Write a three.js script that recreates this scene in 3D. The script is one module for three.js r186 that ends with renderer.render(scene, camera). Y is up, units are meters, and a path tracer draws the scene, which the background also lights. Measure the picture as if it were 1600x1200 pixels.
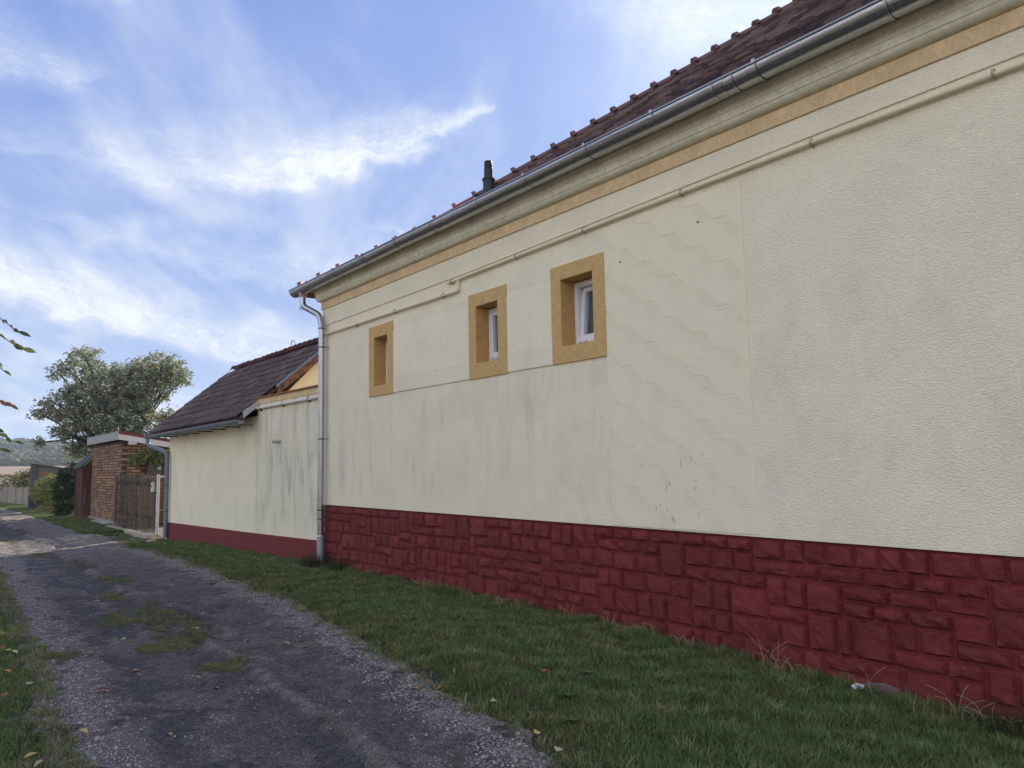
import * as THREE from 'three';
import { mergeGeometries, toCreasedNormals } from 'three/addons/utils/BufferGeometryUtils.js';
import { SimplexNoise } from 'three/addons/math/SimplexNoise.js';

// ------------------------------------------------------------------ camera, sky, sun, exposure
const scene = new THREE.Scene();
const camera = new THREE.PerspectiveCamera((2 * Math.atan(600 / 1202) * 180) / Math.PI, 4 / 3, 0.05, 4000);
camera.position.set(0, 1.6, 0);
camera.rotation.order = 'YXZ';
camera.rotation.set((6.03 * Math.PI) / 180, (-37.99 * Math.PI) / 180, (-1.18 * Math.PI) / 180);
scene.add(camera);
camera.updateMatrixWorld(true);

const renderer = new THREE.WebGLRenderer({ antialias: true });
renderer.setSize(1024, 768);
renderer.toneMapping = THREE.LinearToneMapping;
renderer.toneMappingExposure = 1.8;
renderer.shadowMap.enabled = true;

const DEG = Math.PI / 180;
const SUN_AZ = 58, SUN_EL = 29; // degrees; azimuth from -z towards +x
const sunDir = new THREE.Vector3(Math.sin(SUN_AZ * DEG) * Math.cos(SUN_EL * DEG), Math.sin(SUN_EL * DEG), -Math.cos(SUN_AZ * DEG) * Math.cos(SUN_EL * DEG));
const sun = new THREE.DirectionalLight(new THREE.Color(1, 0.93, 0.8), 4.8);
sun.position.copy(sunDir).multiplyScalar(120).add(new THREE.Vector3(4, 0, -15));
sun.target.position.set(4, 0, -15);
sun.castShadow = true;
sun.shadow.mapSize.set(4096, 4096);
Object.assign(sun.shadow.camera, { left: -45, right: 45, top: 45, bottom: -45, near: 1, far: 300 });
scene.add(sun, sun.target);

// ------------------------------------------------------------------ small helpers
function rng(seed) {
  let a = seed >>> 0;
  return () => { a = (a + 0x6d2b79f5) | 0; let t = Math.imul(a ^ (a >>> 15), 1 | a); t = (t + Math.imul(t ^ (t >>> 7), 61 | t)) ^ t; return ((t ^ (t >>> 14)) >>> 0) / 4294967296; };
}
const S1 = new SimplexNoise({ random: rng(11) });
const n2 = (x, y) => S1.noise(x, y), n3 = (x, y, z) => S1.noise3d(x, y, z);
const clamp = (x, a = 0, b = 1) => Math.min(b, Math.max(a, x));
const lerp = (a, b, t) => a + (b - a) * t;
const sstep = (a, b, x) => { const t = clamp((x - a) / (b - a)); return t * t * (3 - 2 * t); };
const fbm2 = (x, y, o = 4) => { let s = 0, a = 0.5; for (let i = 0; i < o; i++) { s += a * n2(x, y); x = x * 2.03 + 17.1; y = y * 2.03 - 9.7; a *= 0.5; } return s; };
function table(pts) { // piecewise linear y(x), pts sorted by x
  return (x) => {
    if (x <= pts[0][0]) return pts[0][1];
    for (let i = 1; i < pts.length; i++) if (x <= pts[i][0]) return lerp(pts[i - 1][1], pts[i][1], (x - pts[i - 1][0]) / (pts[i][0] - pts[i - 1][0]));
    return pts[pts.length - 1][1];
  };
}
// periodic value noise for tiling textures
function tileNoise(seed, P) {
  const r = rng(seed), g = new Float32Array(P * P); for (let i = 0; i < P * P; i++) g[i] = r() * 2 - 1;
  return (u, v) => {
    const x = u * P, y = v * P, ix = Math.floor(x), iy = Math.floor(y); let fx = x - ix, fy = y - iy; fx = fx * fx * (3 - 2 * fx); fy = fy * fy * (3 - 2 * fy);
    const a = ((ix % P) + P) % P, b = (a + 1) % P, c = (((iy % P) + P) % P) * P, d = ((((iy + 1) % P) + P) % P) * P;
    return lerp(lerp(g[c + a], g[c + b], fx), lerp(g[d + a], g[d + b], fx), fy);
  };
}
function dataTex(w, h, fn, srgb = false) { // fn(u, v) -> value or [r, g, b] in 0..1
  const d = new Uint8Array(w * h * 4);
  for (let y = 0, o = 0; y < h; y++) for (let x = 0; x < w; x++, o += 4) {
    const c = fn((x + 0.5) / w, (y + 0.5) / h);
    if (c.length) for (let k = 0; k < 3; k++) d[o + k] = 255 * clamp(srgb ? toS(c[k]) : c[k]); else d[o] = d[o + 1] = d[o + 2] = 255 * clamp(c);
    d[o + 3] = 255;
  }
  const t = new THREE.DataTexture(d, w, h);
  t.wrapS = t.wrapT = THREE.RepeatWrapping; t.magFilter = THREE.LinearFilter; t.minFilter = THREE.LinearMipmapLinearFilter; t.generateMipmaps = true;
  if (srgb) t.colorSpace = THREE.SRGBColorSpace;
  t.needsUpdate = true;
  return t;
}
const toS = (x) => (x <= 0.0031308 ? x * 12.92 : 1.055 * Math.pow(x, 1 / 2.4) - 0.055);
const rep = (t, sx, sy, ox = 0, oy = 0) => { const c = t.clone(); c.repeat.set(sx, sy); c.offset.set(ox, oy); c.needsUpdate = true; return c; };
const col = (r, g, b) => new THREE.Color().setRGB(r, g, b);
const mat = (c, roughness = 0.9, o = {}) => new THREE.MeshStandardMaterial({ color: col(...c), roughness, ...o });

const used = {};
function numbered(name) { const k = used[name] = (used[name] ?? -1) + 1; return k ? name + '_' + String(k).padStart(3, '0') : name; }
function tag(o, label, category, group, kind) {
  if (label) o.userData.label = label; if (category) o.userData.category = category; if (group) o.userData.group = group; if (kind) o.userData.kind = kind; return o;
}
function thing(name, label, category, [x, y, z], group) { const o = new THREE.Group(); o.name = numbered(name); o.position.set(x, y, z); scene.add(o); return tag(o, label, category, group); }
function worldPos(o) { const v = new THREE.Vector3(); while (o && o !== scene) { v.add(o.position); o = o.parent; } return v; }
// a mesh from geometry in world coordinates, hung under parent (parents are only moved, never turned)
function part(name, geo, m, parent = scene, label) {
  if (Array.isArray(geo)) geo = join(geo);
  if (parent !== scene) { const p = worldPos(parent); geo.translate(-p.x, -p.y, -p.z); }
  const o = new THREE.Mesh(geo, m); o.name = parent === scene ? numbered(name) : childName(parent, name);
  o.castShadow = o.receiveShadow = true; if (label) o.userData.label = label; parent.add(o); return o;
}
function childName(parent, name) { const c = (parent.userData_ ??= {}); const k = c[name] = (c[name] ?? -1) + 1; return k ? name + '_' + String(k).padStart(3, '0') : name; }
function place(name, geo, m, parent, [x, y, z], rot) { // a mesh sharing its geometry, at a world place
  const p = worldPos(parent), o = new THREE.Mesh(geo, m); o.name = parent === scene ? numbered(name) : childName(parent, name);
  o.position.set(x - p.x, y - p.y, z - p.z); if (rot) o.rotation.set(...rot); o.castShadow = o.receiveShadow = true; parent.add(o); return o;
}
function join(list) {
  const l = list.map((g) => { g = g.index ? g.toNonIndexed() : g; for (const k of Object.keys(g.attributes)) if (!['position', 'normal', 'uv', 'color'].includes(k)) g.deleteAttribute(k); return g; });
  const hasC = l.every((g) => g.attributes.color); if (!hasC) for (const g of l) g.deleteAttribute('color');
  for (const g of l) if (!g.attributes.uv) metreUV(g);
  return mergeGeometries(l);
}
function metreUV(g) { // planar uv in metres by the dominant normal axis
  const p = g.attributes.position, n = g.attributes.normal, uv = new Float32Array(p.count * 2);
  for (let i = 0; i < p.count; i++) {
    const ax = Math.abs(n.getX(i)), ay = Math.abs(n.getY(i)), az = Math.abs(n.getZ(i)); let u, v;
    if (ax >= ay && ax >= az) { u = p.getZ(i); v = p.getY(i); } else if (ay >= az) { u = p.getZ(i); v = p.getX(i); } else { u = p.getX(i); v = p.getY(i); }
    uv[i * 2] = u; uv[i * 2 + 1] = v;
  }
  g.setAttribute('uv', new THREE.BufferAttribute(uv, 2)); return g;
}
function bx(x0, x1, y0, y1, z0, z1) { const g = new THREE.BoxGeometry(x1 - x0, y1 - y0, z1 - z0).toNonIndexed(); g.translate((x0 + x1) / 2, (y0 + y1) / 2, (z0 + z1) / 2); return metreUV(g); }
function cbx(x0, x1, y0, y1, z0, z1, c = 0.006) { // box with chamfered long edges
  const s = new THREE.Shape(); const w = (x1 - x0) / 2 - c, h = (y1 - y0) / 2 - c;
  s.moveTo(-w, -h); s.lineTo(w, -h); s.lineTo(w, h); s.lineTo(-w, h); s.closePath();
  const g = new THREE.ExtrudeGeometry(s, { depth: z1 - z0 - 2 * c, bevelEnabled: true, bevelSize: c, bevelThickness: c, bevelSegments: 1 });
  g.translate((x0 + x1) / 2, (y0 + y1) / 2, z0 + c); return metreUV(g);
}
function quadSheet(rows) { // rows of [x,y,z] -> indexed sheet with uv from u,v index
  const R = rows.length, C = rows[0].length, p = [], uv = [], ix = [];
  for (let r = 0; r < R; r++) for (let c = 0; c < C; c++) { p.push(...rows[r][c]); uv.push(c / (C - 1), r / (R - 1)); }
  for (let r = 0; r < R - 1; r++) for (let c = 0; c < C - 1; c++) { const a = r * C + c, b = a + 1, d = a + C, e = d + 1; ix.push(a, d, b, b, d, e); }
  const g = new THREE.BufferGeometry(); g.setAttribute('position', new THREE.Float32BufferAttribute(p, 3)); g.setAttribute('uv', new THREE.Float32BufferAttribute(uv, 2)); g.setIndex(ix); g.computeVertexNormals(); return g;
}
function sweepZ(prof, z0, z1, caps = true) { // closed (x, y) outline run along z
  const s = new THREE.Shape(prof.map(([x, y]) => new THREE.Vector2(x, y)));
  const g = new THREE.ExtrudeGeometry(s, { depth: z1 - z0, bevelEnabled: false }); g.translate(0, 0, z0); return metreUV(g);
}
function tube(pts, r, seg = 8, n = 24, closed = false, tension = 0.5) { const c = new THREE.CatmullRomCurve3(pts.map((p) => new THREE.Vector3(...p)), closed, 'catmullrom', tension); return new THREE.TubeGeometry(c, n, r, seg, closed); }
function rod(a, b, r0, r1 = r0, seg = 8) {
  const A = new THREE.Vector3(...a), B = new THREE.Vector3(...b), d = B.clone().sub(A), L = d.length();
  const g = new THREE.CylinderGeometry(r1, r0, L, seg, 1); g.translate(0, L / 2, 0);
  g.applyQuaternion(new THREE.Quaternion().setFromUnitVectors(new THREE.Vector3(0, 1, 0), d.normalize())); g.translate(...a); return g;
}
function bentPipe(pts, r, seg = 12, n = 70) { // straight runs with short mitred bends
  const v = pts.map((p) => new THREE.Vector3(...p)), path = new THREE.CurvePath(); let prev = v[0];
  for (let i = 1; i < v.length - 1; i++) {
    const a = v[i].clone().sub(v[i - 1]).normalize(), b = v[i + 1].clone().sub(v[i]).normalize(), k = r * 1.5, p = v[i].clone().addScaledVector(a, -k), q = v[i].clone().addScaledVector(b, k);
    path.add(new THREE.LineCurve3(prev, p)); path.add(new THREE.QuadraticBezierCurve3(p, v[i].clone(), q)); prev = q;
  }
  path.add(new THREE.LineCurve3(prev, v[v.length - 1]));
  return new THREE.TubeGeometry(path, n, r, seg, false);
}

// ------------------------------------------------------------------ sky: high thin cloud over blue
{
  const W = 4096, H = 2048, data = new Float32Array(W * H * 4), GAIN = 1.0;
  const feathers = [ // [azimuth, elevation, half width, density] along a spine, degrees
    [[2, 17.6, 2.2, 0.1], [8, 18.9, 2.6, 0.35], [15, 19.9, 2.4, 0.7], [21.5, 20.3, 1.9, 0.95], [28.5, 22.6, 1.9, 1.05], [33, 24.1, 1.2, 1.1], [35.2, 25.2, 0.7, 0.9], [37, 25.6, 0.25, 0.6]],
    [[-14, 13.2, 2.6, 0.9], [-4, 12.6, 2.2, 1], [4, 11.6, 2.0, 1.1], [11, 9.9, 1.8, 1], [17, 8.6, 1.6, 0.9], [26, 7.6, 1.3, 0.7], [40, 7, 1.2, 0.4]],
    [[-12, 26, 3, 0.5], [-3, 25.2, 2.6, 0.7], [3.5, 24.6, 2.2, 0.75], [7.6, 24.9, 1.1, 0.6]],
    [[-9, 29.5, 2, 0.5], [2, 29.6, 1.8, 0.7], [9.5, 30.5, 1.3, 0.6], [12, 32, 0.8, 0.4]],
    [[-5, 21, 0.9, 0.3], [6, 20.6, 1.1, 0.4], [10, 20, 1, 0.3]],
    [[8, 15.6, 1.4, 0.4], [18, 14.2, 1.6, 0.55], [28, 13.4, 1.4, 0.6], [36, 13.6, 1.2, 0.35]],
    [[28, 17.4, 0.3, 0.35], [32, 16.6, 0.35, 0.5], [36, 16.4, 0.3, 0.2]],
    [[42, 33, 2.5, 0.3], [50, 30.5, 3, 0.6], [58, 29, 3.5, 0.9], [66, 27, 3, 0.8], [76, 26, 2.5, 0.5]],
  ];
  const r = rng(5);
  for (let i = 0; i < 34; i++) { // the same kind of cirrus all round the dome
    let a = 78 + r() * 270, e = 8 + r() * r() * 60, f = []; const n = 5 + Math.floor(r() * 3), da = (4 + r() * 5) / Math.cos(e * DEG), de = (r() - 0.5) * 3, w = 1 + r() * 2.6, k = 0.4 + r() * 0.7;
    for (let j = 0; j < n; j++, a += da, e += de + (r() - 0.5) * 1.5) f.push([a, e, w * Math.sin(((j + 0.6) / n) * 3), k * Math.min(1, j * 0.5 + 0.3)]);
    feathers.push(f);
  }
  const boxes = feathers.map((f) => [Math.min(...f.map((p) => p[0])) - 8, Math.max(...f.map((p) => p[0])) + 8, Math.min(...f.map((p) => p[1])) - 7, Math.max(...f.map((p) => p[1])) + 7]);
  for (let row = 0; row < H; row++) {
    const el = ((row + 0.5) / H - 0.5) * 180, y = Math.sin(el * DEG), ce = Math.cos(el * DEG);
    if (el < -2) { for (let c = 0, o = row * W * 4; c < W; c++, o += 4) { data[o] = 0.30; data[o + 1] = 0.31; data[o + 2] = 0.30; data[o + 3] = 1; } continue; }
    for (let c = 0, o = row * W * 4; c < W; c++, o += 4) {
      const ph = ((c + 0.5) / W - 0.5) * 2 * Math.PI, x = Math.cos(ph) * ce, z = Math.sin(ph) * ce;
      let az = Math.atan2(x, -z) / DEG; if (az < -15) az += 360;
      const cs = x * sunDir.x + y * sunDir.y + z * sunDir.z, ys = Math.max(0, y);
      const k = 1 / (ys + 0.13), px = (x * 0.5 - z * 0.86) * k, pz = (x * 0.86 + z * 0.5) * k;
      const wx = n2(px * 0.9 + 3, pz * 0.9) * 0.35, wz = n2(px * 0.9, pz * 0.9 + 8) * 0.35;
      // clear blue, paler low down and round the sun
      const up = Math.pow(ys, 0.5), glow = Math.pow(Math.max(0, cs), 7) * 0.1 + Math.pow(Math.max(0, cs), 50) * 0.22;
      let R = lerp(0.31, 0.03, up), G = lerp(0.41, 0.098, up), B = lerp(0.56, 0.37, up);
      R += glow * 0.75; G += glow * 0.75; B += glow * 0.66;
      // thin veil in long streaks
      let v = 0.5 * n2(px * 0.55 + wx, pz * 1.7 + wz) + 0.28 * n2(px * 1.3 + wx, pz * 4.2 + wz + 5) + 0.15 * n2(px * 3 + wx * 2, pz * 10 + wz * 2) + 0.08 * n2(px * 8, pz * 24);
      v += 0.45 * n2(px * 0.32 + 9, pz * 0.36 + 4);
      const westFill = sstep(0.25, -0.55, x * 0.66 - z * 0.75); // unseen sky behind the view, added cloudier and brighter to light the facade
      let d = 0.1 + 0.46 * sstep(-0.4, 0.95, v) + 0.22 * sstep(18, 2, el) + westFill * (0.3 + 0.25 * sstep(-0.4, 0.5, v));
      for (let q = 0; q < feathers.length; q++) {
        const b = boxes[q]; if (az < b[0] || az > b[1] || el < b[2] || el > b[3]) continue;
        const f = feathers[q], cz = Math.cos(f[0][1] * DEG);
        const ja = az + n2(az * 0.2, el * 0.4) * 0.7 + n2(az * 0.8, el * 1.1 + 3) * 0.22, je = el + n2(az * 0.18 + 5, el * 0.4) * 0.5 + n2(az * 0.7, el * 0.9) * 0.18 + n2(az * 2.3, el * 3) * 0.07;
        let best = 1e9, bw = 1, bd = 0, side = 0, along = 0;
        for (let i = 0; i < f.length - 1; i++) {
          const ax = f[i][0] * cz, ay = f[i][1], ux = f[i + 1][0] * cz - ax, uy = f[i + 1][1] - ay, L2 = ux * ux + uy * uy, t = clamp(((ja * cz - ax) * ux + (je - ay) * uy) / L2), dx = ja * cz - ax - ux * t, dy = je - ay - uy * t, D = dx * dx + dy * dy;
          if (D < best) { best = D; bw = lerp(f[i][2], f[i + 1][2], t); bd = lerp(f[i][3], f[i + 1][3], t); side = ux * dy - uy * dx > 0 ? 1 : -1; along = (i + t) * 3; }
        }
        const D = Math.sqrt(best), rel = D / (bw * (side > 0 ? 1.7 : 0.62) + 0.05), s = D * side;
        const fil = 0.62 + 0.5 * (0.22 * n2(along * 0.5 + q * 7, s * 1.6) + 0.34 * n2(along * 0.7 + s * 0.5, s * 4.5 + q) + 0.26 * n2(along * 1.3 - s, s * 9 + 4) + 0.2 * n2(az * 5 + el * 2, el * 9 - az * 2) + 0.14 * n2(az * 11, el * 15));
        d += bd * 0.68 * Math.exp(-rel * rel * 1.5) * (0.18 + 1.0 * fil);
      }
      d = clamp(d) * sstep(-1, 2, el);
      const lit = 1 + glow * 0.5, C = [(0.555 + 0.43 * westFill) * lit, (0.575 + 0.40 * westFill) * lit, (0.60 + 0.34 * westFill) * lit], a = Math.pow(d, 1.5) * 0.94;
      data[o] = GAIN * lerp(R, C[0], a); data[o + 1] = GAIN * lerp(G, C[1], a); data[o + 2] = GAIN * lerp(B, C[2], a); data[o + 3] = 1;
    }
  }
  const t = new THREE.DataTexture(data, W, H, THREE.RGBAFormat, THREE.FloatType);
  t.mapping = THREE.EquirectangularReflectionMapping; t.magFilter = t.minFilter = THREE.LinearFilter; t.wrapS = THREE.RepeatWrapping; t.needsUpdate = true;
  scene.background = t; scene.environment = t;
}

// ------------------------------------------------------------------ shared textures
const tA = tileNoise(1, 8), tB = tileNoise(2, 24), tC = tileNoise(3, 64), tD = tileNoise(4, 160), tE = tileNoise(5, 400);
const plasterBump = (() => { const a = tileNoise(21, 150), b = tileNoise(22, 220), c = tileNoise(23, 380), d = tileNoise(24, 90); // 1 m of dragged spatter
  return dataTex(1024, 1024, (u, v) => { const w = u + 0.004 * d(v, u); return 0.5 + 0.3 * a(w * 0.5, v) + 0.22 * b(w * 0.5, v) + 0.16 * c(w, v); }); })();
const fineBump = dataTex(512, 512, (u, v) => 0.5 + 0.2 * tC(u, v) + 0.2 * tD(u, v) + 0.15 * tB(u, v));
const rockBump = (() => { const a = tileNoise(31, 10), b = tileNoise(32, 26), c = tileNoise(33, 60), d = tileNoise(34, 140); return dataTex(1024, 1024, (u, v) => { const w = v + 0.02 * a(u, v); return 0.55 + 0.3 * a(u, w * 2) * 0.6 - 0.3 * Math.abs(b(u, w * 2)) + 0.16 * c(u, v * 2) + 0.1 * d(u, v); }); })();
const speckle = (() => { const a = tileNoise(41, 200), b = tileNoise(42, 480), c = tileNoise(43, 60); return dataTex(1024, 1024, (u, v) => { const s = b(u, v); return clamp(0.58 + 0.16 * a(u, v) + 0.1 * c(u, v) + 0.22 * Math.max(0, s - 0.35) - 0.25 * Math.max(0, -s - 0.3)); }, true); })();
const speckBump = (() => { const a = tileNoise(44, 110), b = tileNoise(45, 240); return dataTex(1024, 1024, (u, v) => 0.5 + 0.3 * a(u, v) + 0.22 * b(u, v)); })();
const mottle = (() => { const a = tileNoise(51, 7), b = tileNoise(52, 19), c = tileNoise(53, 60), d = tileNoise(54, 200); return dataTex(512, 512, (u, v) => clamp(0.8 + 0.022 * a(u, v) + 0.025 * b(u, v) + 0.03 * c(u, v) + 0.035 * d(u, v)), true); })();
const woodMap = (() => { const a = tileNoise(61, 40), b = tileNoise(62, 12), c = tileNoise(63, 120); return dataTex(512, 512, (u, v) => clamp(0.7 + 0.2 * a(u, v * 0.1) + 0.12 * b(u, v * 0.25) + 0.1 * c(u, v * 0.2)), true); })();

// facade colour: cream limewash with grime streaks. u = (z + 13) / 16.5, v = y / 5
const CREAM = [0.885, 0.808, 0.612];
const facadeMap = dataTex(2048, 1024, (u, v) => {
  const z = u * 16.5 - 13, y = v * 5;
  let k = 1 + 0.06 * fbm2(z * 0.9, y * 1.2, 4) + 0.035 * fbm2(z * 5, y * 5, 3) + 0.05 * n2(z * 26, y * 30);
  // algae and soot where rain runs down below the windows, in broken vertical runs
  const env = sstep(1.0, 1.5, y) * sstep(2.75, 2.3, y + 0.25 * n2(z * 1.3, 2)) * (0.3 + 0.7 * sstep(-0.1, 0.5, n2(z * 0.55 + 4.2, y * 0.25)));
  const run = sstep(-0.1, 0.8, 0.6 * n2(z * 3.2, y * 0.35 + 7) + 0.35 * n2(z * 9, y * 0.7) + 0.25 * n2(z * 24, y * 2.2));
  const grain = 0.55 + 0.45 * sstep(-0.35, 0.5, n2(z * 38, y * 30) + 0.5 * n2(z * 11, y * 9));
  const drip = sstep(0.3, 0.8, n2(z * 7, 1) + 0.4 * n2(z * 22, y * 0.6)) * sstep(2.72, 2.66, y) * sstep(1.6, 2.5, y + 0.3 * n2(z * 9, 5)) * ((z > -10.8 && z < -10) || (z > -8.05 && z < -7.2) || (z > -6.4 && z < -5.55) ? 1 : 0) * grain * 0.1;
  const g = drip + env * run * grain * sstep(-4.5, -6, z) * 0.4 + 0.1 * sstep(0.25, 0.8, n2(z * 2.4, y * 1.1 + 3)) * grain * sstep(3.9, 2.8, y);
  return [CREAM[0] * lerp(k, 0.42, g), CREAM[1] * lerp(k, 0.44, g), CREAM[2] * lerp(k, 0.56, g)];
}, true);
const panelMap = dataTex(512, 1024, (u, v) => { const z = u * 1.72 - 5.56, y = v * 3.1 + 0.95; let k = 0.97 + 0.03 * fbm2(z * 2.5, y * 2.5, 3) + 0.02 * n2(z * 16, y * 50);
  const scuff = sstep(0.62, 0.8, n2(z * 14, y * 7)) * sstep(1.9, 1.6, y) * sstep(-5.3, -5, z) * sstep(-4.2, -4.6, z) * sstep(-0.2, 0.4, n2(z * 3, y * 3 + 1)) * 0.45;
  return [CREAM[0] * lerp(k * 1.02, 0.3, scuff), CREAM[1] * lerp(k * 1.02, 0.3, scuff), CREAM[2] * lerp(k * 1.0, 0.36, scuff)]; }, true);

const wallMat = new THREE.MeshStandardMaterial({ map: rep(facadeMap, 1 / 16.5, 1 / 5, 13 / 16.5, 0), bumpMap: rep(plasterBump, 1, 1), bumpScale: 0.0045, roughness: 0.95 });
const smoothCream = new THREE.MeshStandardMaterial({ color: col(...CREAM), map: rep(mottle, 0.7, 0.7), bumpMap: rep(fineBump, 1.5, 1.5), bumpScale: 0.0012, roughness: 0.9 });
smoothCream.color.setRGB(1.19, 1.12, 0.84);
const ochre = new THREE.MeshStandardMaterial({ color: col(1.05, 0.70, 0.29), map: rep(mottle, 2, 2), bumpMap: rep(plasterBump, 1.3, 1.3), bumpScale: 0.004, roughness: 0.95 });
const bandMat = new THREE.MeshStandardMaterial({ color: col(1.19, 0.88, 0.50), map: rep(mottle, 0.8, 0.8), bumpMap: rep(fineBump, 2, 2), bumpScale: 0.001, roughness: 0.9 });
const redPaint = new THREE.MeshStandardMaterial({ color: col(0.315, 0.033, 0.035), map: rep(mottle, 1.1, 1.1), bumpMap: rep(rockBump, 2.6, 2.6), bumpScale: 0.009, roughness: 0.7 });
const redPaints = [1, 0.86, 1.12, 0.95].map((k, i) => { const m = redPaint.clone(); m.color.multiplyScalar(k); if (i === 2) m.color.g *= 1.1; return m; });
const redSmooth = new THREE.MeshStandardMaterial({ color: col(0.30, 0.033, 0.036), map: rep(mottle, 0.8, 0.8), bumpMap: rep(fineBump, 2, 2), bumpScale: 0.003, roughness: 0.75 });
const zinc = new THREE.MeshStandardMaterial({ color: col(0.56, 0.58, 0.61), metalness: 0.9, roughness: 0.4, roughnessMap: rep(mottle, 2, 2), bumpMap: rep(fineBump, 0.7, 0.7), bumpScale: 0.0006 });
zinc.map = rep(mottle, 1.3, 1.3); zinc.color.multiplyScalar(1.25);
const zincDark = mat([0.12, 0.13, 0.15], 0.5, { metalness: 0.7 });
const blueGrey = mat([0.17, 0.2, 0.24], 0.5, { metalness: 0.3 });
const pvc = mat([0.72, 0.74, 0.78], 0.35);
const whitePaint = mat([0.74, 0.75, 0.76], 0.6);
const pipePaint = mat([0.82, 0.75, 0.52], 0.55, { bumpMap: rep(fineBump, 3, 3), bumpScale: 0.001 });
const rust = mat([0.11, 0.05, 0.03], 0.8), clipPaint = mat([0.45, 0.38, 0.26], 0.6);
const darkMat = mat([0.02, 0.02, 0.022], 0.9);
const glass = new THREE.MeshPhysicalMaterial({ color: col(0.9, 0.93, 0.95), transmission: 1, thickness: 0, roughness: 0.03, ior: 1.5 });

// ------------------------------------------------------------------ the lie of the land
const base = table([[-120, 0.3], [-80, 0], [-60, -0.1], [-34, -0.1], [-28, -0.17], [-22.5, -0.15], [-16, -0.05], [-12.5, 0], [-5.2, 0], [-3.15, -0.075], [-2, -0.116], [0, -0.15], [8, -0.2]]);
const roadR0 = table([[-130, 2.0], [-64, 3.0], [-53, 3.9], [-44, 4.2], [-38, 4.25], [-32.6, 4.25], [-27.4, 4.3], [-25, 4.35], [-20.3, 4.05], [-18.3, 4.2], [-15.4, 4.12], [-12.3, 3.9], [-9.3, 3.68], [-6.8, 3.36], [-4.6, 2.97], [-3.5, 2.76], [0, 2.2], [8, 1.2]]);
const roadL0 = table([[-130, 0], [-64, 0.8], [-45, 1.7], [-29.6, 1.75], [-20, 1.35], [-14.4, 1.15], [-11.3, 1.06], [-9, 1.0], [-7.2, 0.94], [-5, 0.8], [0, 0.45], [8, -0.4]]);
const roadR = (z) => roadR0(z) + 0.13 * sstep(-12, -5, z) + 0.13 * sstep(-5.5, -3.2, z) + 0.12 * n2(z * 0.5, 1) + 0.07 * n2(z * 1.7, 4) + 0.03 * n2(z * 6, 2);
const roadL = (z) => roadL0(z) - 0.1 * sstep(-14, -7, z) + 0.06 * n2(z * 0.6, 21) + 0.05 * n2(z * 1.9, 14) + 0.03 * n2(z * 6, 12);
function hill(x, z) { // the far rising fields and the wooded hill
  const d = Math.hypot(x, z), a = Math.atan2(x, -z);
  return 6.2 * sstep(90, 520, d) + (26 + 5 * n2(a * 9, 3) + 3 * n2(a * 30, 8)) * sstep(500, 1080, d) + 1.5 * n2(x * 0.006, z * 0.006) * sstep(300, 700, d);
}
function H(x, z) {
  let h = base(z) + hill(x, z);
  if (z > -75 && z < 8.1 && x > -8 && x < 7) {
    const r = x - roadR(z), l = roadL(z) - x, drive = sstep(-26.2, -24.6, z) * sstep(-19.8, -21.4, z) * sstep(3.9, 4.4, x);
    h += 0.055 * sstep(0, 0.5, r) * (1 - drive) + 0.05 * sstep(0, 0.4, l) + 0.012 * n2(x * 1.6, z * 1.6) * (r > 0 || l > 0 ? 1 : 0);
    h -= 0.04 * sstep(4.0, 5.3, x);
  }
  return h - 0.03;
}
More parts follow.
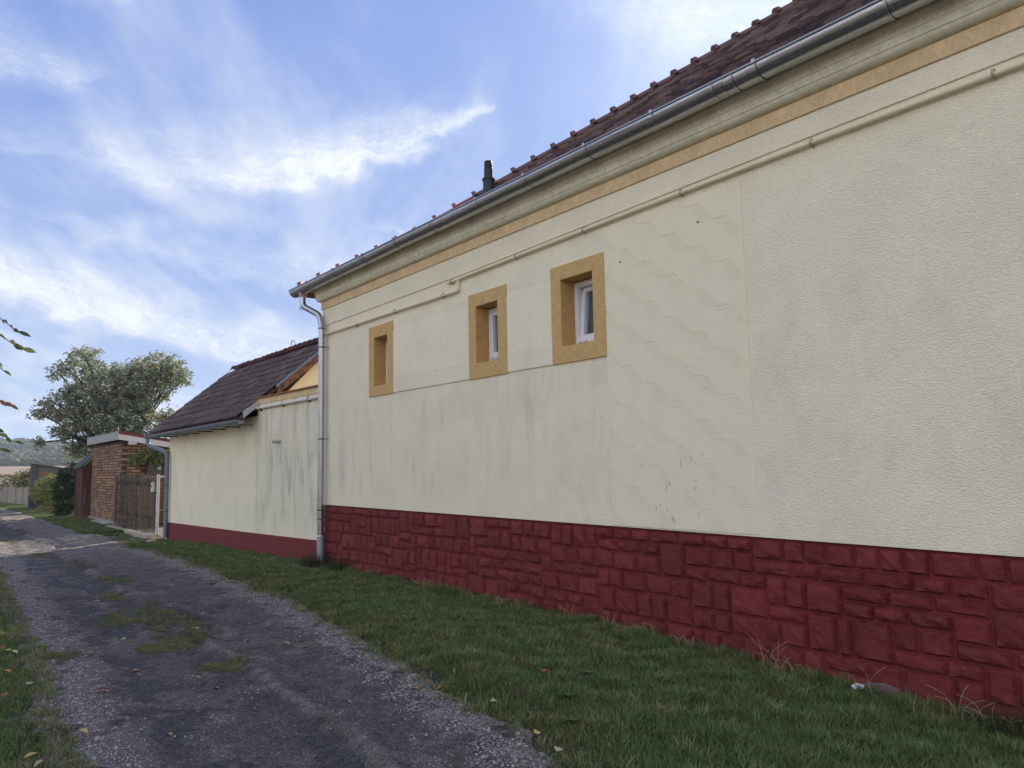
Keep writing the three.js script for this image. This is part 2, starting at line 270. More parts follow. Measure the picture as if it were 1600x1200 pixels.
{
  const xs = [-2200, -1500, -1000, -650, -420, -260, -160, -95, -55, -32, -20, -13, -9, -7], zs = [-2200, -1700, -1350, -1100, -950, -820, -700, -600, -510, -430, -350, -280, -220, -170, -130, -100, -82, -72];
  for (let x = -5.5; x < 6.6; x += 0.16) xs.push(x); xs.push(7, 8.5, 11, 16, 24, 40, 70, 120, 200, 320, 480, 700, 1000, 1500, 2200);
  for (let z = -66; z < -32; z += 0.5) zs.push(z); for (let z = -32; z < 3; z += 0.2) zs.push(z); zs.push(4, 6, 10, 18, 40, 100, 300, 800, 2000);
  const rows = zs.map((z) => xs.map((x) => [x, H(x, z), z])), g = quadSheet(rows), p = g.attributes.position, c = new Float32Array(p.count * 3), uv = new Float32Array(p.count * 2);
  for (let i = 0; i < p.count; i++) {
    const x = p.getX(i), z = p.getZ(i), d = Math.hypot(x, z); let q;
    const n = fbm2(x * 0.7, z * 0.7, 4), dry = sstep(0, 0.6, n + 0.25 * n2(x * 0.13, z * 0.13));
    q = [lerp(0.045, 0.13, dry), lerp(0.065, 0.12, dry), lerp(0.02, 0.05, dry)];
    if (x > roadL(z) && x < roadR(z) && d < 75) q = [0.13, 0.12, 0.115];
    const stub = sstep(-2.4, -4.2, x + 0.6 * n2(x * 0.4, z * 0.4)) * sstep(-70, -40, z); if (stub > 0) q = [lerp(q[0], 0.40, stub), lerp(q[1], 0.30, stub), lerp(q[2], 0.2, stub)];
    if (x > 5.8 && x < 16 && z > -28.4 && z < -22.6) q = [0.34, 0.28, 0.2];
    if (d > 95) { const f = sstep(95, 150, d), s = n2(x * 0.01, z * 0.012), band = d > 170 && d < 215 ? 0.55 : 1; q = [lerp(q[0], (0.42 + 0.06 * s) * band, f), lerp(q[1], (0.31 + 0.05 * s) * band, f), lerp(q[2], (0.21 + 0.03 * s) * band * 0.9, f)]; }
    if (d > 520) { const s = n2(x * 0.006, z * 0.006 + 4), f = sstep(0.1, 0.3, s); q = [lerp(0.09, 0.3, f), lerp(0.12, 0.27, f), lerp(0.04, 0.12, f)]; }
    c.set(q.map((v) => v / 0.62), i * 3); uv[i * 2] = x; uv[i * 2 + 1] = z;
  }
  g.setAttribute('color', new THREE.BufferAttribute(c, 3)); g.setAttribute('uv', new THREE.BufferAttribute(uv, 2));
  const m = new THREE.MeshStandardMaterial({ vertexColors: true, map: rep(speckle, 0.6, 0.6), bumpMap: rep(speckBump, 0.6, 0.6), bumpScale: 0.02, roughness: 1 });
  tag(part('ground', g, m), 'grassy ground with bare soil running to the far fields and hill', 'ground', null, 'structure');
}
// the worn lane: two wheel tracks of old tarmac, gravel shoulders, mossy middle
const ridgeX = table([[-60, 3.1], [-24, 2.82], [-17.8, 2.62], [-13.1, 2.42], [-9, 2.34], [-6, 2.27], [-4.4, 2.2], [0, 1.9], [8, 1.2]]);
const ridgeD = (x, z) => x - ridgeX(z) + 0.035 * n2(z * 0.8, 4) + 0.02 * n2(z * 3.1, 7);
const roadH = (x, z) => { const w = roadR(z) - roadL(z), u = (x - roadL(z)) / w; return base(z) - 0.012 + 0.014 * n2(x * 2.1, z * 0.8) + 0.008 * n2(x * 5, z * 4) - 0.022 * Math.exp(-(((u - 0.27) / 0.13) ** 2)) - 0.02 * Math.exp(-(((u - 0.68) / 0.1) ** 2)) + 0.026 * Math.exp(-((ridgeD(x, z) / 0.055) ** 2)) + 0.012 * sstep(-0.06, 0.06, ridgeD(x, z)) - 0.02 * Math.exp(-(((ridgeD(x, z) + 0.2) / 0.12) ** 2)); };
const moss = (x, z) => { // grass patches along the middle of the lane
  let m = 0; for (const [cx, cz, rx, rz] of MOSS) m = Math.max(m, 1 - Math.hypot((x - cx) / rx, (z - cz) / rz)); return m + 0.35 * n2(x * 2.2, z * 1.6) + 0.2 * n2(x * 6, z * 5) - 0.05; };
const MOSS = [[2.3, -9.5, 0.5, 1.5], [2.18, -8.0, 0.34, 0.7], [1.85, -7.9, 0.25, 0.3], [1.9, -9.6, 0.45, 0.9], [2.55, -13.2, 0.38, 1.1], [2.2, -11.5, 0.25, 0.5], [2.45, -16.5, 0.4, 1.7], [2.35, -19.5, 0.35, 1.4], [2.3, -25.4, 0.5, 1.3], [2.6, -29, 0.55, 3], [2.6, -38, 0.6, 6], [2.2, -6.7, 0.3, 0.25], [1.15, -8.1, 0.3, 0.2]];
{
  const zs = []; for (let z = 3; z > -16; z -= 0.07) zs.push(z); for (let z = -16; z > -34; z -= 0.16) zs.push(z); for (let z = -34; z > -72; z -= 0.7) zs.push(z);
  const N = 84, rows = zs.map((z) => { const a = roadL(z) - 0.06, b = roadR(z) + 0.06, r = []; for (let i = 0; i <= N; i++) { const x = lerp(a, b, i / N), e = Math.min(i, N - i) / N; r.push([x, roadH(x, z) + 0.004 - 0.03 * sstep(0.03, 0, e), z]); } return r; });
  const g = quadSheet(rows), p = g.attributes.position, c = new Float32Array(p.count * 3), uv = new Float32Array(p.count * 2);
  g.index.array.reverse(); g.computeVertexNormals();
  for (let i = 0; i < p.count; i++) {
    const x = p.getX(i), z = p.getZ(i), L = roadL(z), R = roadR(z), u = (x - L) / (R - L);
    const tar = [0.19, 0.16, 0.138], grav = [0.39, 0.325, 0.272], sand = [0.42, 0.35, 0.28], dirt = [0.085, 0.072, 0.055];
    const nn = fbm2(x * 1.7, z * 1.1, 5), n4 = n2(x * 7, z * 6), nf = n2(x * 19, z * 17);
    let gmix = 0.85 * sstep(0.24, 0.08, u + 0.07 * nn + 0.03 * n4) + sstep(0.83, 0.93, u + 0.1 * nn + 0.03 * n4 - 0.05 * sstep(-9, -5, z)) + 0.65 * sstep(0.22, 0.55, nn) + sstep(-13, -22, z) * 0.7;
    gmix = clamp(gmix + 0.18 * n4 + 0.12 * nf);
    let q = tar.map((v, k) => lerp(v * (1 + 0.18 * n4 + 0.12 * nf), grav[k] * (1 + 0.15 * nf), gmix));
    const rd = ridgeD(x, z), ridge = Math.exp(-(((rd - 0.02) / 0.06) ** 2)) * (0.75 + 0.5 * n4 + 0.3 * nf), edge = Math.exp(-(((rd + 0.12 + 0.05 * n4) / 0.07) ** 2)) * (0.6 + 0.5 * nf);
    q = q.map((v) => v * (1 - 0.45 * clamp(edge)));
    const dst = clamp(1.3 * ridge + 0.5 * sstep(0.35, 0.6, n2(x * 0.9 + 4, z * 0.7)) * (0.6 + 0.4 * n4) + 0.75 * sstep(-19, -22, z) * sstep(0.55, 0.75, u) * sstep(-29, -26, z));
    q = q.map((v, k) => lerp(v, sand[k], dst * 0.7));
    const ms = sstep(0.05, 0.4, moss(x, z)); q = q.map((v, k) => lerp(v, dirt[k], ms));
    const crack = sstep(0.05, 0.0, Math.abs(n2(x * 1.3 + 0.3 * n4, z * 0.5 + 9))) * 0.35 * (1 - gmix); q = q.map((v) => v * (1 - crack));
    c.set(q.map((v) => v / 0.60), i * 3); uv[i * 2] = x; uv[i * 2 + 1] = z;
  }
  g.setAttribute('color', new THREE.BufferAttribute(c, 3)); g.setAttribute('uv', new THREE.BufferAttribute(uv, 2));
  const m = new THREE.MeshStandardMaterial({ vertexColors: true, map: rep(speckle, 0.9, 0.9), bumpMap: rep(speckBump, 1.0, 1.0), bumpScale: 0.014, roughness: 0.95 });
  tag(part('road', g, m), 'worn grey lane of patched tarmac and gravel leading away past the houses', 'road', null, 'structure');
}
{ // pale gravel drive from the lane to the gate
  const rows = []; for (let i = 0; i <= 30; i++) { const t = i / 30, r = []; for (let j = 0; j <= 24; j++) { const s = j / 24, x = lerp(3.7, 5.36, t), zc = lerp(-22.6, -23.6, t), w = lerp(2.9, 1.5, t) + 0.25 * n2(t * 5, s > 0.5 ? 1 : 9), z = zc + (s - 0.5) * 2 * w; r.push([x, Math.max(H(x, z), t < 0.35 ? roadH(x, z) + 0.004 : -9) + 0.008 + 0.008 * n2(x * 4, z * 4) - 0.05 * sstep(0.08, 0, Math.min(s, 1 - s, t * 3)), z]); } rows.push(r); }
  const g = quadSheet(rows), p = g.attributes.position, c = new Float32Array(p.count * 3), uv = new Float32Array(p.count * 2);
  for (let i = 0; i < p.count; i++) { const x = p.getX(i), z = p.getZ(i), k = 1 + 0.25 * fbm2(x * 4, z * 4, 3); c.set([0.27 * k / 0.6, 0.23 * k / 0.6, 0.19 * k / 0.6], i * 3); uv[i * 2] = x; uv[i * 2 + 1] = z; }
  g.setAttribute('color', new THREE.BufferAttribute(c, 3)); g.setAttribute('uv', new THREE.BufferAttribute(uv, 2));
  tag(part('path', g, new THREE.MeshStandardMaterial({ vertexColors: true, map: rep(speckle, 1.1, 1.1), bumpMap: rep(speckBump, 1.3, 1.3), bumpScale: 0.012, roughness: 1, side: THREE.DoubleSide })), 'pale sandy drive from the lane up to the board gate', 'drive', null, 'structure');
}

// ------------------------------------------------------------------ the big cream house
const XW = 5.6, ZE = -12.5, ZN = 3.2; // facade plane, far end, near end
const house = thing('house', 'long cream house with red stone plinth, three small windows and a hipped brown tiled roof', 'house', [XW, 0, -7]);
const toWall = new THREE.Matrix4().makeBasis(new THREE.Vector3(0, 0, 1), new THREE.Vector3(0, 1, 0), new THREE.Vector3(-1, 0, 0));
// a slab parallel to the facade from outline points (z, y), its face at x = face
function wallSlab(outline, holes, depth, face, bevel = 0) {
  const s = new THREE.Shape(outline.map(([z, y]) => new THREE.Vector2(z, y)));
  for (const h of holes) s.holes.push(new THREE.Path(h.map(([z, y]) => new THREE.Vector2(z, y))));
  const g = new THREE.ExtrudeGeometry(s, bevel ? { depth: depth - bevel, bevelEnabled: true, bevelSize: bevel, bevelOffset: -bevel, bevelThickness: bevel, bevelSegments: 2 } : { depth, bevelEnabled: false });
  g.applyMatrix4(toWall); g.translate(face + depth - (bevel ? bevel : 0), 0, 0); return metreUV(g);
}
const rect = (z0, z1, y0, y1) => [[z0, y0], [z1, y0], [z1, y1], [z0, y1]];
const WIN = [
  { o: [-10.77, -10.01, 2.698, 3.787], i: [-10.605, -10.18, 2.85, 3.606] },
  { o: [-8.03, -7.23, 2.695, 3.785], i: [-7.872, -7.409, 2.888, 3.617] },
  { o: [-6.405, -5.562, 2.697, 3.791], i: [-6.243, -5.736, 2.882, 3.629] },
];
const HOLES = [[3.783, -4.34], [3.628, -5.332]];
const PZ0 = -5.565, PZ1 = -3.87;
part('wall', wallSlab([[ZE, 1.0], [-5.4, 0.972], [ZN, 0.93], [ZN, 4.76], [ZE, 4.76]], WIN.map(({ i }) => rect(i[0] - 0.021, i[1] + 0.021, i[2] - 0.021, i[3] + 0.021)), 0.38, XW), wallMat, house);
part('wall', [bx(XW + 0.39, 18.2, 0.99, 4.76, ZE + 0.004, ZE + 0.36), bx(17.85, 18.2, 0.9, 4.76, ZE + 0.37, ZN), bx(XW + 0.39, 17.84, 0.9, 4.76, ZN - 0.35, ZN - 0.01)], wallMat, house);
part('foundation', [bx(XW + 0.07, 18.1, -0.5, 0.9, ZE + 0.06, ZN - 0.02)], redSmooth, house);
// upper wall face, standing a finger proud of the wall below it
part('frieze', wallSlab([[ZE, 4.085], [-8, 4.1], [-3, 4.185], [ZN, 4.25], [ZN, 4.374], [ZE, 4.374]], [], 0.014, XW - 0.014, 0.003), wallMat, house);
part('ochre_band', wallSlab(rect(ZE - 0.03, ZN, 4.374, 4.506), [], 0.03, XW - 0.032, 0.003), bandMat, house);
part('ochre_band', [bx(XW - 0.03, 9, 4.374, 4.506, ZE - 0.031, ZE + 0.01)], bandMat, house);
{ // moulded cornice, mitred round the far corner
  const prof = [[0.0, 4.506], [0.055, 4.512], [0.075, 4.522], [0.09, 4.536], [0.098, 4.552], [0.1, 4.566], [0.108, 4.568], [0.11, 4.576], [0.11, 4.632], [0.114, 4.635], [0.117, 4.638], [0.117, 4.65], [0.119, 4.668], [0.125, 4.69], [0.134, 4.708], [0.14, 4.722], [0.142, 4.732], [0.142, 4.762], [0, 4.764]];
  const ring = (fn) => prof.map(fn), rows = [ring(([p, y]) => [11, y, ZE - p]), ring(([p, y]) => [XW - p, y, ZE - p]), ...[-10, -8, -6, -4, -2, 0, ZN].map((z) => ring(([p, y]) => [XW - p, y, z]))];
  const g = toCreasedNormals(quadSheet(rows).toNonIndexed(), 0.5); metreUV(g);
  const c2 = smoothCream.clone(); c2.side = THREE.DoubleSide; part('cornice', g, c2, house);
  const sof = mat([0.16, 0.1, 0.07], 0.9); part('soffit', [bx(XW - 0.26, XW - 0.02, 4.766, 4.782, ZE - 0.5, ZN), bx(XW - 0.25, 18.5, 4.7665, 4.781, ZE - 0.501, ZE - 0.02)], sof, house);
}
// smooth render between the windows, a thumb proud, with its rough lower strip
for (const [a, b] of [[0, 1], [1, 2]]) {
  const z0 = WIN[a].o[1] + 0.002, z1 = WIN[b].o[0] - 0.002;
  const m = wallMat.clone(); m.bumpMap = rep(fineBump, 0.8, 0.5); m.bumpScale = 0.0015;
  part('render_panel', wallSlab([[z0, 2.93], [z1, 2.9], [z1, 3.627], [z0, 3.64]], [], 0.012, XW - 0.012, 0.003), m, house, 'smooth cream render panel between two windows');
  part('render_strip', wallSlab([[z0, 2.706], [z1, 2.704], [z1, 2.899], [z0, 2.929]], [], 0.014, XW - 0.014, 0.003), wallMat, house);
  part('render_strip', wallSlab([[z0, 3.64], [z1, 3.627], [z1, 3.78], [z0, 3.785]], [], 0.006, XW - 0.006, 0.002), wallMat, house);
}
{ // tall panel of smooth stepped slabs right of the last window
  const pm = new THREE.MeshStandardMaterial({ map: rep(panelMap, 1 / 1.72, 1 / 3.1, 5.56 / 1.72, -0.95 / 3.1), bumpMap: rep(fineBump, 0.8, 2.4), bumpScale: 0.002, roughness: 0.9 });
  const hatch = pm.clone(); const hb = tileNoise(71, 40); hatch.bumpMap = rep(dataTex(256, 256, (u, v) => 0.5 + 0.35 * Math.sin(v * 2 * Math.PI * 12 + 2 * hb(u, v)) + 0.15 * hb(u * 2, v)), 4, 4); hatch.bumpScale = 0.0032;
  for (const [y, z] of HOLES) part('anchor_hole', rod([XW - 0.0065, y, z], [XW - 0.0125, y, z], 0.009, 0.009, 8), darkMat, house);
  // stepped seams: a flat tread then a slope down to the right, one under the other
  const dz = 0.298, tread = 0.14, drop = 0.195, gapY = 0.397, seam = (k) => { const pts = []; for (let j = -5; j < 5; j++) { const z = -4.77 + j * dz, y = 3.36 - j * drop - k * gapY; pts.push([z, y], [z + tread, y - 0.004]); } return pts; };
  const clipPoly = (poly, f, v, keepLess) => { const out = []; for (let i = 0; i < poly.length; i++) { const a = poly[i], b = poly[(i + 1) % poly.length], ia = keepLess ? a[f] <= v : a[f] >= v, ib = keepLess ? b[f] <= v : b[f] >= v; if (ia) out.push(a); if (ia !== ib) { const t = (v - a[f]) / (b[f] - a[f]); out.push([lerp(a[0], b[0], t), lerp(a[1], b[1], t)]); } } return out; };
  const inPanel = (poly) => { for (const [f, v, l] of [[0, PZ0 + 0.002, false], [0, PZ1, true], [1, 0.985, false], [1, 4.03, true]]) { poly = clipPoly(poly, f, v, l); if (poly.length < 3) return null; } return poly; };
  const host = part('render_panel', wallSlab(rect(PZ0, PZ1, 0.982, 4.032), [], 0.004, XW - 0.004), pm, house, 'tall smooth panel of stepped slabs right of the third window');
  for (let k = -4; k < 9; k++) {
    const a = seam(k), b = seam(k + 1), poly = inPanel([...a, ...b.slice().reverse().map(([z, y]) => [z + 0.0015, y + 0.0035])]);
    if (poly) part('render_slab', wallSlab(poly, [], 0.0035, XW - 0.0075 - (Math.abs(k) % 2) * 0.0004, 0.001), pm, host);
    for (let j = 1; j < a.length - 1; j += 2) { const p0 = a[j], p1 = a[j + 1], w = 0.135, q = inPanel([[p0[0] - w, p0[1]], [p0[0] - 0.005, p0[1] - 0.004], [p1[0] - 0.005, p1[1] + 0.004], [p1[0] - w, p1[1] + 0.004]]); if (q) part('hatched_patch', wallSlab(q, [], 0.0012, XW - 0.0086, 0.0005), hatch, host); }
  }
}
// windows: ochre surround, reveal, white frame, sash, pane, curtain
const frameMat = new THREE.MeshPhysicalMaterial({ color: col(0.80, 0.81, 0.85), roughness: 0.35, clearcoat: 0.2 });
const revealMat = ochre.clone(); revealMat.color.setRGB(0.98, 0.58, 0.21);
WIN.forEach((w, k) => {
  const [a, b, c, d] = w.i, cz = (a + b) / 2, X = 5.79;
  part('window_surround', wallSlab(rect(...w.o), [rect(a, b, c, d)], 0.018, XW - 0.017, 0.003), ochre, house);
  part('window_reveal', [bx(XW - 0.001, X + 0.1, c, d, a - 0.02, a), bx(XW - 0.001, X + 0.1, c, d, b, b + 0.02), bx(XW - 0.001, X + 0.1, d, d + 0.02, a - 0.02, b + 0.02), sweepZ([[XW - 0.001, c - 0.02], [X + 0.1, c - 0.02], [X + 0.1, c + 0.035], [X - 0.001, c + 0.03], [XW - 0.001, c]], a - 0.02, b + 0.02)], revealMat, house);
  const win = new THREE.Group(); win.name = childName(house, 'window'); win.position.set(X - XW, c, cz + 7); house.add(win);
  const fw = 0.055, y0 = c + 0.033, y1 = d - 0.012, f = (z0, z1, ya, yb, t, x) => wallSlab(rect(z0, z1, ya, yb), [rect(z0 + t, z1 - t, ya + t, yb - t)], 0.065, x, 0.006);
  part('frame', f(a + 0.002, b - 0.002, y0, y1, fw, X), frameMat, win);
  const z0 = a + fw - 0.012, z1 = b - fw + 0.012, ya = y0 + fw - 0.012, yb = y1 - fw + 0.012, st = 0.062;
  const tilt = k === 2 ? 0.10 : 0, piv = [X + 0.02, ya, 0];
  const tiltG = (g) => { if (tilt) { g.translate(-piv[0], -piv[1], 0); g.rotateZ(-tilt); g.translate(...piv); } return g; };
  part('sash', tiltG(f(z0, z1, ya, yb, st, X + (tilt ? 0.02 : -0.012))), frameMat, win);
  const px = X + (tilt ? 0.05 : 0.02);
  part('pane', tiltG(wallSlab(rect(z0 + st - 0.005, z1 - st + 0.005, ya + st - 0.005, yb - st + 0.005), [], 0.006, px)), glass, win);
  { const rows = []; for (let j = 0; j <= 1; j++) { const r = []; for (let i = 0; i <= 60; i++) { const t = i / 60, z = lerp(a - 0.02, b + 0.02, t); r.push([X + 0.2 + 0.018 * Math.sin(t * 38 + Math.sin(t * 9)) , j ? y0 - 0.02 : y1 + 0.05, z]); } rows.push(r); }
    const cm = new THREE.MeshPhysicalMaterial({ color: col(0.62, 0.65, 0.72), roughness: 0.95, transmission: 0.3, thickness: 0, side: THREE.DoubleSide }); part('curtain', quadSheet(rows), cm, win); }
  part('room', [bx(X + 0.55, X + 0.57, c - 0.4, d + 0.3, a - 0.4, b + 0.4), bx(XW + 0.381, X + 0.56, c - 0.42, c - 0.4, a - 0.4, b + 0.4), bx(XW + 0.381, X + 0.56, d + 0.3, d + 0.32, a - 0.4, b + 0.4), bx(XW + 0.381, X + 0.56, c - 0.4, d + 0.3, a - 0.42, a - 0.4), bx(XW + 0.381, X + 0.56, c - 0.4, d + 0.3, b + 0.4, b + 0.42)], mat([0.3, 0.28, 0.25], 0.95), house);
  part('sash_drain', [rod([X - 0.006, y0 + 0.025, a + 0.06], [X - 0.006, y0 + 0.01, a + 0.13], 0.004), rod([X - 0.006, y0 + 0.01, a + 0.13], [X - 0.006, y0 + 0.03, a + 0.2], 0.004)], zincDark, win);
});
// red rubble plinth: every stone a piece of its own
const plinth = part('plinth', [bx(XW + 0.035, XW + 0.2, -0.5, 0.985, ZE + 0.01, ZN)], redPaint, house);
{
  const R = rng(77), rest = [];
  function stone(w, h) {
    const nx = w > 0.26 ? 8 : w > 0.2 ? 7 : w > 0.1 ? 5 : 4, ny = h > 0.2 ? 7 : h > 0.1 ? 5 : 4, sd = R() * 100, lean = (R() - 0.5) * 0.012, leanY = (R() - 0.3) * 0.014, bulge = 0.02 + R() * 0.03, rows = [];
    for (let j = 0; j <= ny; j++) { const row = []; for (let i = 0; i <= nx; i++) {
      let u = i / nx, v = j / ny; const e = Math.min(u, 1 - u, 0.5) * 2 * w, f = Math.min(v, 1 - v) * 2 * h, edge = Math.min(e, f);
      const inner = i > 0 && i < nx && j > 0 && j < ny;
      if (i === 1) u = Math.min(u, 0.014 / w + 0.04); if (i === nx - 1) u = Math.max(u, 1 - 0.014 / w - 0.04); if (j === 1) v = Math.min(v, 0.012 / h + 0.05); if (j === ny - 1) v = Math.max(v, 1 - 0.012 / h - 0.05);
      const d = inner ? bulge * (0.72 + 0.28 * Math.min(1, edge / 0.09)) + 0.009 * n3(u * w * 9 + sd, v * h * 12, sd) + 0.009 * n3(u * w * 26, v * h * 26, sd) + lean * (u - 0.5) * 2 + leanY * (v - 0.5) * 2 : -0.006;
      const jz = inner ? 0 : 0.004 * n2(u * 7 + sd, v * 7), jy = inner ? 0 : 0.004 * n2(u * 6 + sd + 9, v * 6);
      row.push([-(Math.max(d, inner ? 0.006 : -1)), (v - 0.5) * h + jy, (u - 0.5) * w + jz]); } rows.push(row); }
    const g = quadSheet(rows); g.index.array.reverse(); g.computeVertexNormals();
    const cg = toCreasedNormals(g.toNonIndexed(), 0.85); metreUV(cg); const uv = cg.attributes.uv; const ou = R() * 3, ov = R() * 3; for (let i = 0; i < uv.count; i++) uv.setXY(i, uv.getX(i) + ou, uv.getY(i) + ov); return cg;
  }
  const J = 0.013, U = 0.06, NC = Math.floor((ZN - ZE - 0.02) / U), NR = 20, grid = new Uint8Array(NC * NR);
  const sizes = [[3, 3], [4, 3], [5, 3], [3, 4], [4, 4], [3, 5], [2, 4], [3, 4], [5, 4], [6, 4], [4, 2], [5, 3], [4, 5], [4, 3], [5, 5], [4, 4], [6, 2], [2, 5], [5, 4], [3, 3]];
  const fits = (c, r, w, h) => { if (c + w > NC || r + h > NR) return false; for (let i = 0; i < w; i++) for (let j = 0; j < h; j++) if (grid[(r + j) * NC + c + i]) return false; return true; };
  const tight = (c, r, w, h) => { let gap = 0; for (let i = 0; i < w; i++) if (r + h < NR && !grid[(r + h) * NC + c + i] && (r + h + 1 >= NR || grid[(r + h + 1) * NC + c + i])) gap++; return gap; };
  for (let c = 0; c < NC; c++) for (let r = 0; r < NR; r++) if (!grid[r * NC + c]) {
    let best = null; for (let t = 0; t < 16 && !best; t++) { const [w, h] = sizes[Math.floor(R() * sizes.length)]; if (fits(c, r, w, h) && (t > 10 || !tight(c, r, w, h))) best = [w, h]; }
    if (!best) { let w = 1, h = 1; while (h < 5 && fits(c, r, w, h + 1)) h++; while (w < 5 && fits(c, r, w + 1, h)) w++; best = [w, h]; }
    const [w, h] = best; for (let i = 0; i < w; i++) for (let j = 0; j < h; j++) grid[(r + j) * NC + c + i] = 1;
    const z0 = ZE + 0.015 + c * U, top = lerp(0.978, 0.935, (z0 - ZE) / (ZN - ZE)), z = z0 + (w * U) / 2, y = top - (r + h / 2) * U, g = stone(w * U - J, h * U - J);
    if (z < -1.5) { if (y + (h * U) / 2 > H(5.5, z) - 0.01) place('stone', g, redPaints[Math.floor(R() * 4)], plinth, [XW + 0.03, y, z]); } else rest.push(g.translate(XW + 0.03, y, z));
  }
  tag(part('stone', rest, redPaint, plinth), null, null, null, 'stuff');
}
// bare grey mortar where the paint has come off at the foot of the wall
{
  const R = rng(8), list = []; for (const [z, w, h] of [[-1.75, 0.28, 0.07], [-2.35, 0.1, 0.04], [-2.9, 0.14, 0.05], [-5.2, 0.1, 0.03], [-7.4, 0.12, 0.03]]) {
    const s = new THREE.Shape(), n = 12; for (let i = 0; i <= n; i++) { const a = (i / n) * Math.PI * 2, k = 0.7 + 0.3 * R(), p = [Math.cos(a) * w * k, Math.sin(a) * h * k]; i ? s.lineTo(...p) : s.moveTo(...p); }
    const g = new THREE.ExtrudeGeometry(s, { depth: 0.03, bevelEnabled: true, bevelSize: 0.01, bevelThickness: 0.012, bevelSegments: 1 }); g.applyMatrix4(toWall); g.translate(XW + 0.015, H(5.5, z) + 0.03, z); list.push(metreUV(g)); }
  part('bare_mortar', list, mat([0.2, 0.13, 0.13], 0.95, { bumpMap: rep(rockBump, 3, 3), bumpScale: 0.012 }), plinth);
}
// gutter with brackets and joints
const GX = 5.345, GY = 4.803, GR = 0.112;
{
  const arc = (r, n = 14, a0 = -0.05, a1 = Math.PI + 0.05) => Array.from({ length: n + 1 }, (_, i) => { const a = lerp(a0, a1, i / n); return [GX - Math.cos(a) * r, GY - Math.sin(a) * r]; });
  const sheet = (r, z0, z1, n) => { const a = arc(r, n); return quadSheet([z0, z1].map((z) => a.map(([x, y]) => [x, y, z]))); };
  const zm = zinc.clone(); zm.side = THREE.DoubleSide; const Z0 = -13.17;
  const cap = new THREE.CircleGeometry(GR, 20, Math.PI, Math.PI); cap.translate(GX, GY, Z0);
  const runs = []; const cuts = [Z0, -10.35, -8.3, -3.75, -1.2, ZN]; for (let i = 0; i < cuts.length - 1; i++) { const rows = []; for (let j = 0; j <= 6; j++) { const z = lerp(cuts[i], cuts[i + 1], j / 6), y = 0.006 * n2(z * 0.5, 3); rows.push(arc(GR - (i % 2) * 0.002).map(([x, yy]) => [x, yy + y, z])); } runs.push(quadSheet(rows)); }
  const gutter = part('gutter', [...runs, cap, rod([GX - GR - 0.004, GY + 0.004, Z0], [GX - GR - 0.004, GY + 0.004, ZN], 0.011, 0.011, 10)], zm, house);
  for (const z of [-8.14, -8.42, -3.66, -3.86, -10.36]) part('joint_sleeve', sheet(GR + 0.0035, z - 0.012, z + 0.012, 14), zm, gutter);
  for (const z of [-12.4, -11.36, -10.31, -9.36, -7.34, -6.41, -5.43, -4.53, -3.43, -2.37, -1.4, -0.4]) part('gutter_bracket', [sheet(GR + 0.005, z - 0.011, z + 0.011, 14), bx(GX - GR - 0.02, GX - GR + 0.012, GY - 0.006, GY + 0.026, z - 0.016, z + 0.016)], zm, gutter);
  // downpipe in the corner, with its swan neck
  const dz = -12.82, dp = part('downpipe', [bentPipe([[GX, GY - 0.06, dz], [GX, 4.48, dz], [5.5, 4.27, -12.45], [5.5, 4.02, -12.36], [5.5, 0.5, -12.36]], 0.052, 16), new THREE.CylinderGeometry(0.085, 0.055, 0.12, 16).translate(GX, GY - 0.11, dz)], zinc, house);
  part('standpipe', [new THREE.CylinderGeometry(0.062, 0.062, 0.62, 18).translate(5.5, 0.14, -12.36), new THREE.CylinderGeometry(0.066, 0.066, 0.03, 18).translate(5.5, 0.45, -12.36)], mat([0.36, 0.38, 0.42], 0.45, { metalness: 0.4 }), dp);
  for (const y of [4.02, 3.69, 2.11, 0.915, 0.766]) part('pipe_clip', [new THREE.CylinderGeometry(0.0565, 0.0565, 0.022, 18, 1, true).translate(5.5, y, -12.36), ...(y < 3.9 ? [rod([5.5, y, -12.3], [5.62, y, -12.26], 0.006)] : [])], zincDark, dp);
  for (const [y, s] of [[4.455, 0], [4.42, 1]]) part('elbow_rib', new THREE.TorusGeometry(0.053, 0.004, 6, 18).rotateX(Math.PI / 2).translate(GX, y, dz), zincDark, dp);
}
// painted service pipe clipped along the wall
{
  const X = XW - 0.035, c = part('service_pipe', [bentPipe([[X, 3.925, ZE + 0.1], [X, 3.895, -8.235], [X, 4.05, -8.232], [X, 4.105, -4.5], [X, 4.12, -3], [X, 4.13, ZN]], 0.019, 10, 900), rod([X, 4.046, -8.5], [X, 4.05, -8.22], 0.016, 0.016, 8)], pipePaint, house);
  for (const [y, z] of [[3.9, -11.17], [3.908, -9.92], [3.897, -8.6], [4.047, -8.4], [4.07, -7.0], [4.087, -5.83], [4.102, -4.5], [4.118, -3.17], [4.124, -1.85]]) part('pipe_clip', [new THREE.CylinderGeometry(0.025, 0.025, 0.02, 12).rotateX(Math.PI / 2).translate(X, y, z), rod([X + 0.01, y - 0.02, z], [XW + 0.01, y - 0.035, z], 0.007), bx(X - 0.012, XW, y + 0.022, y + 0.034, z - 0.01, z + 0.01)], clipPaint, c);
}
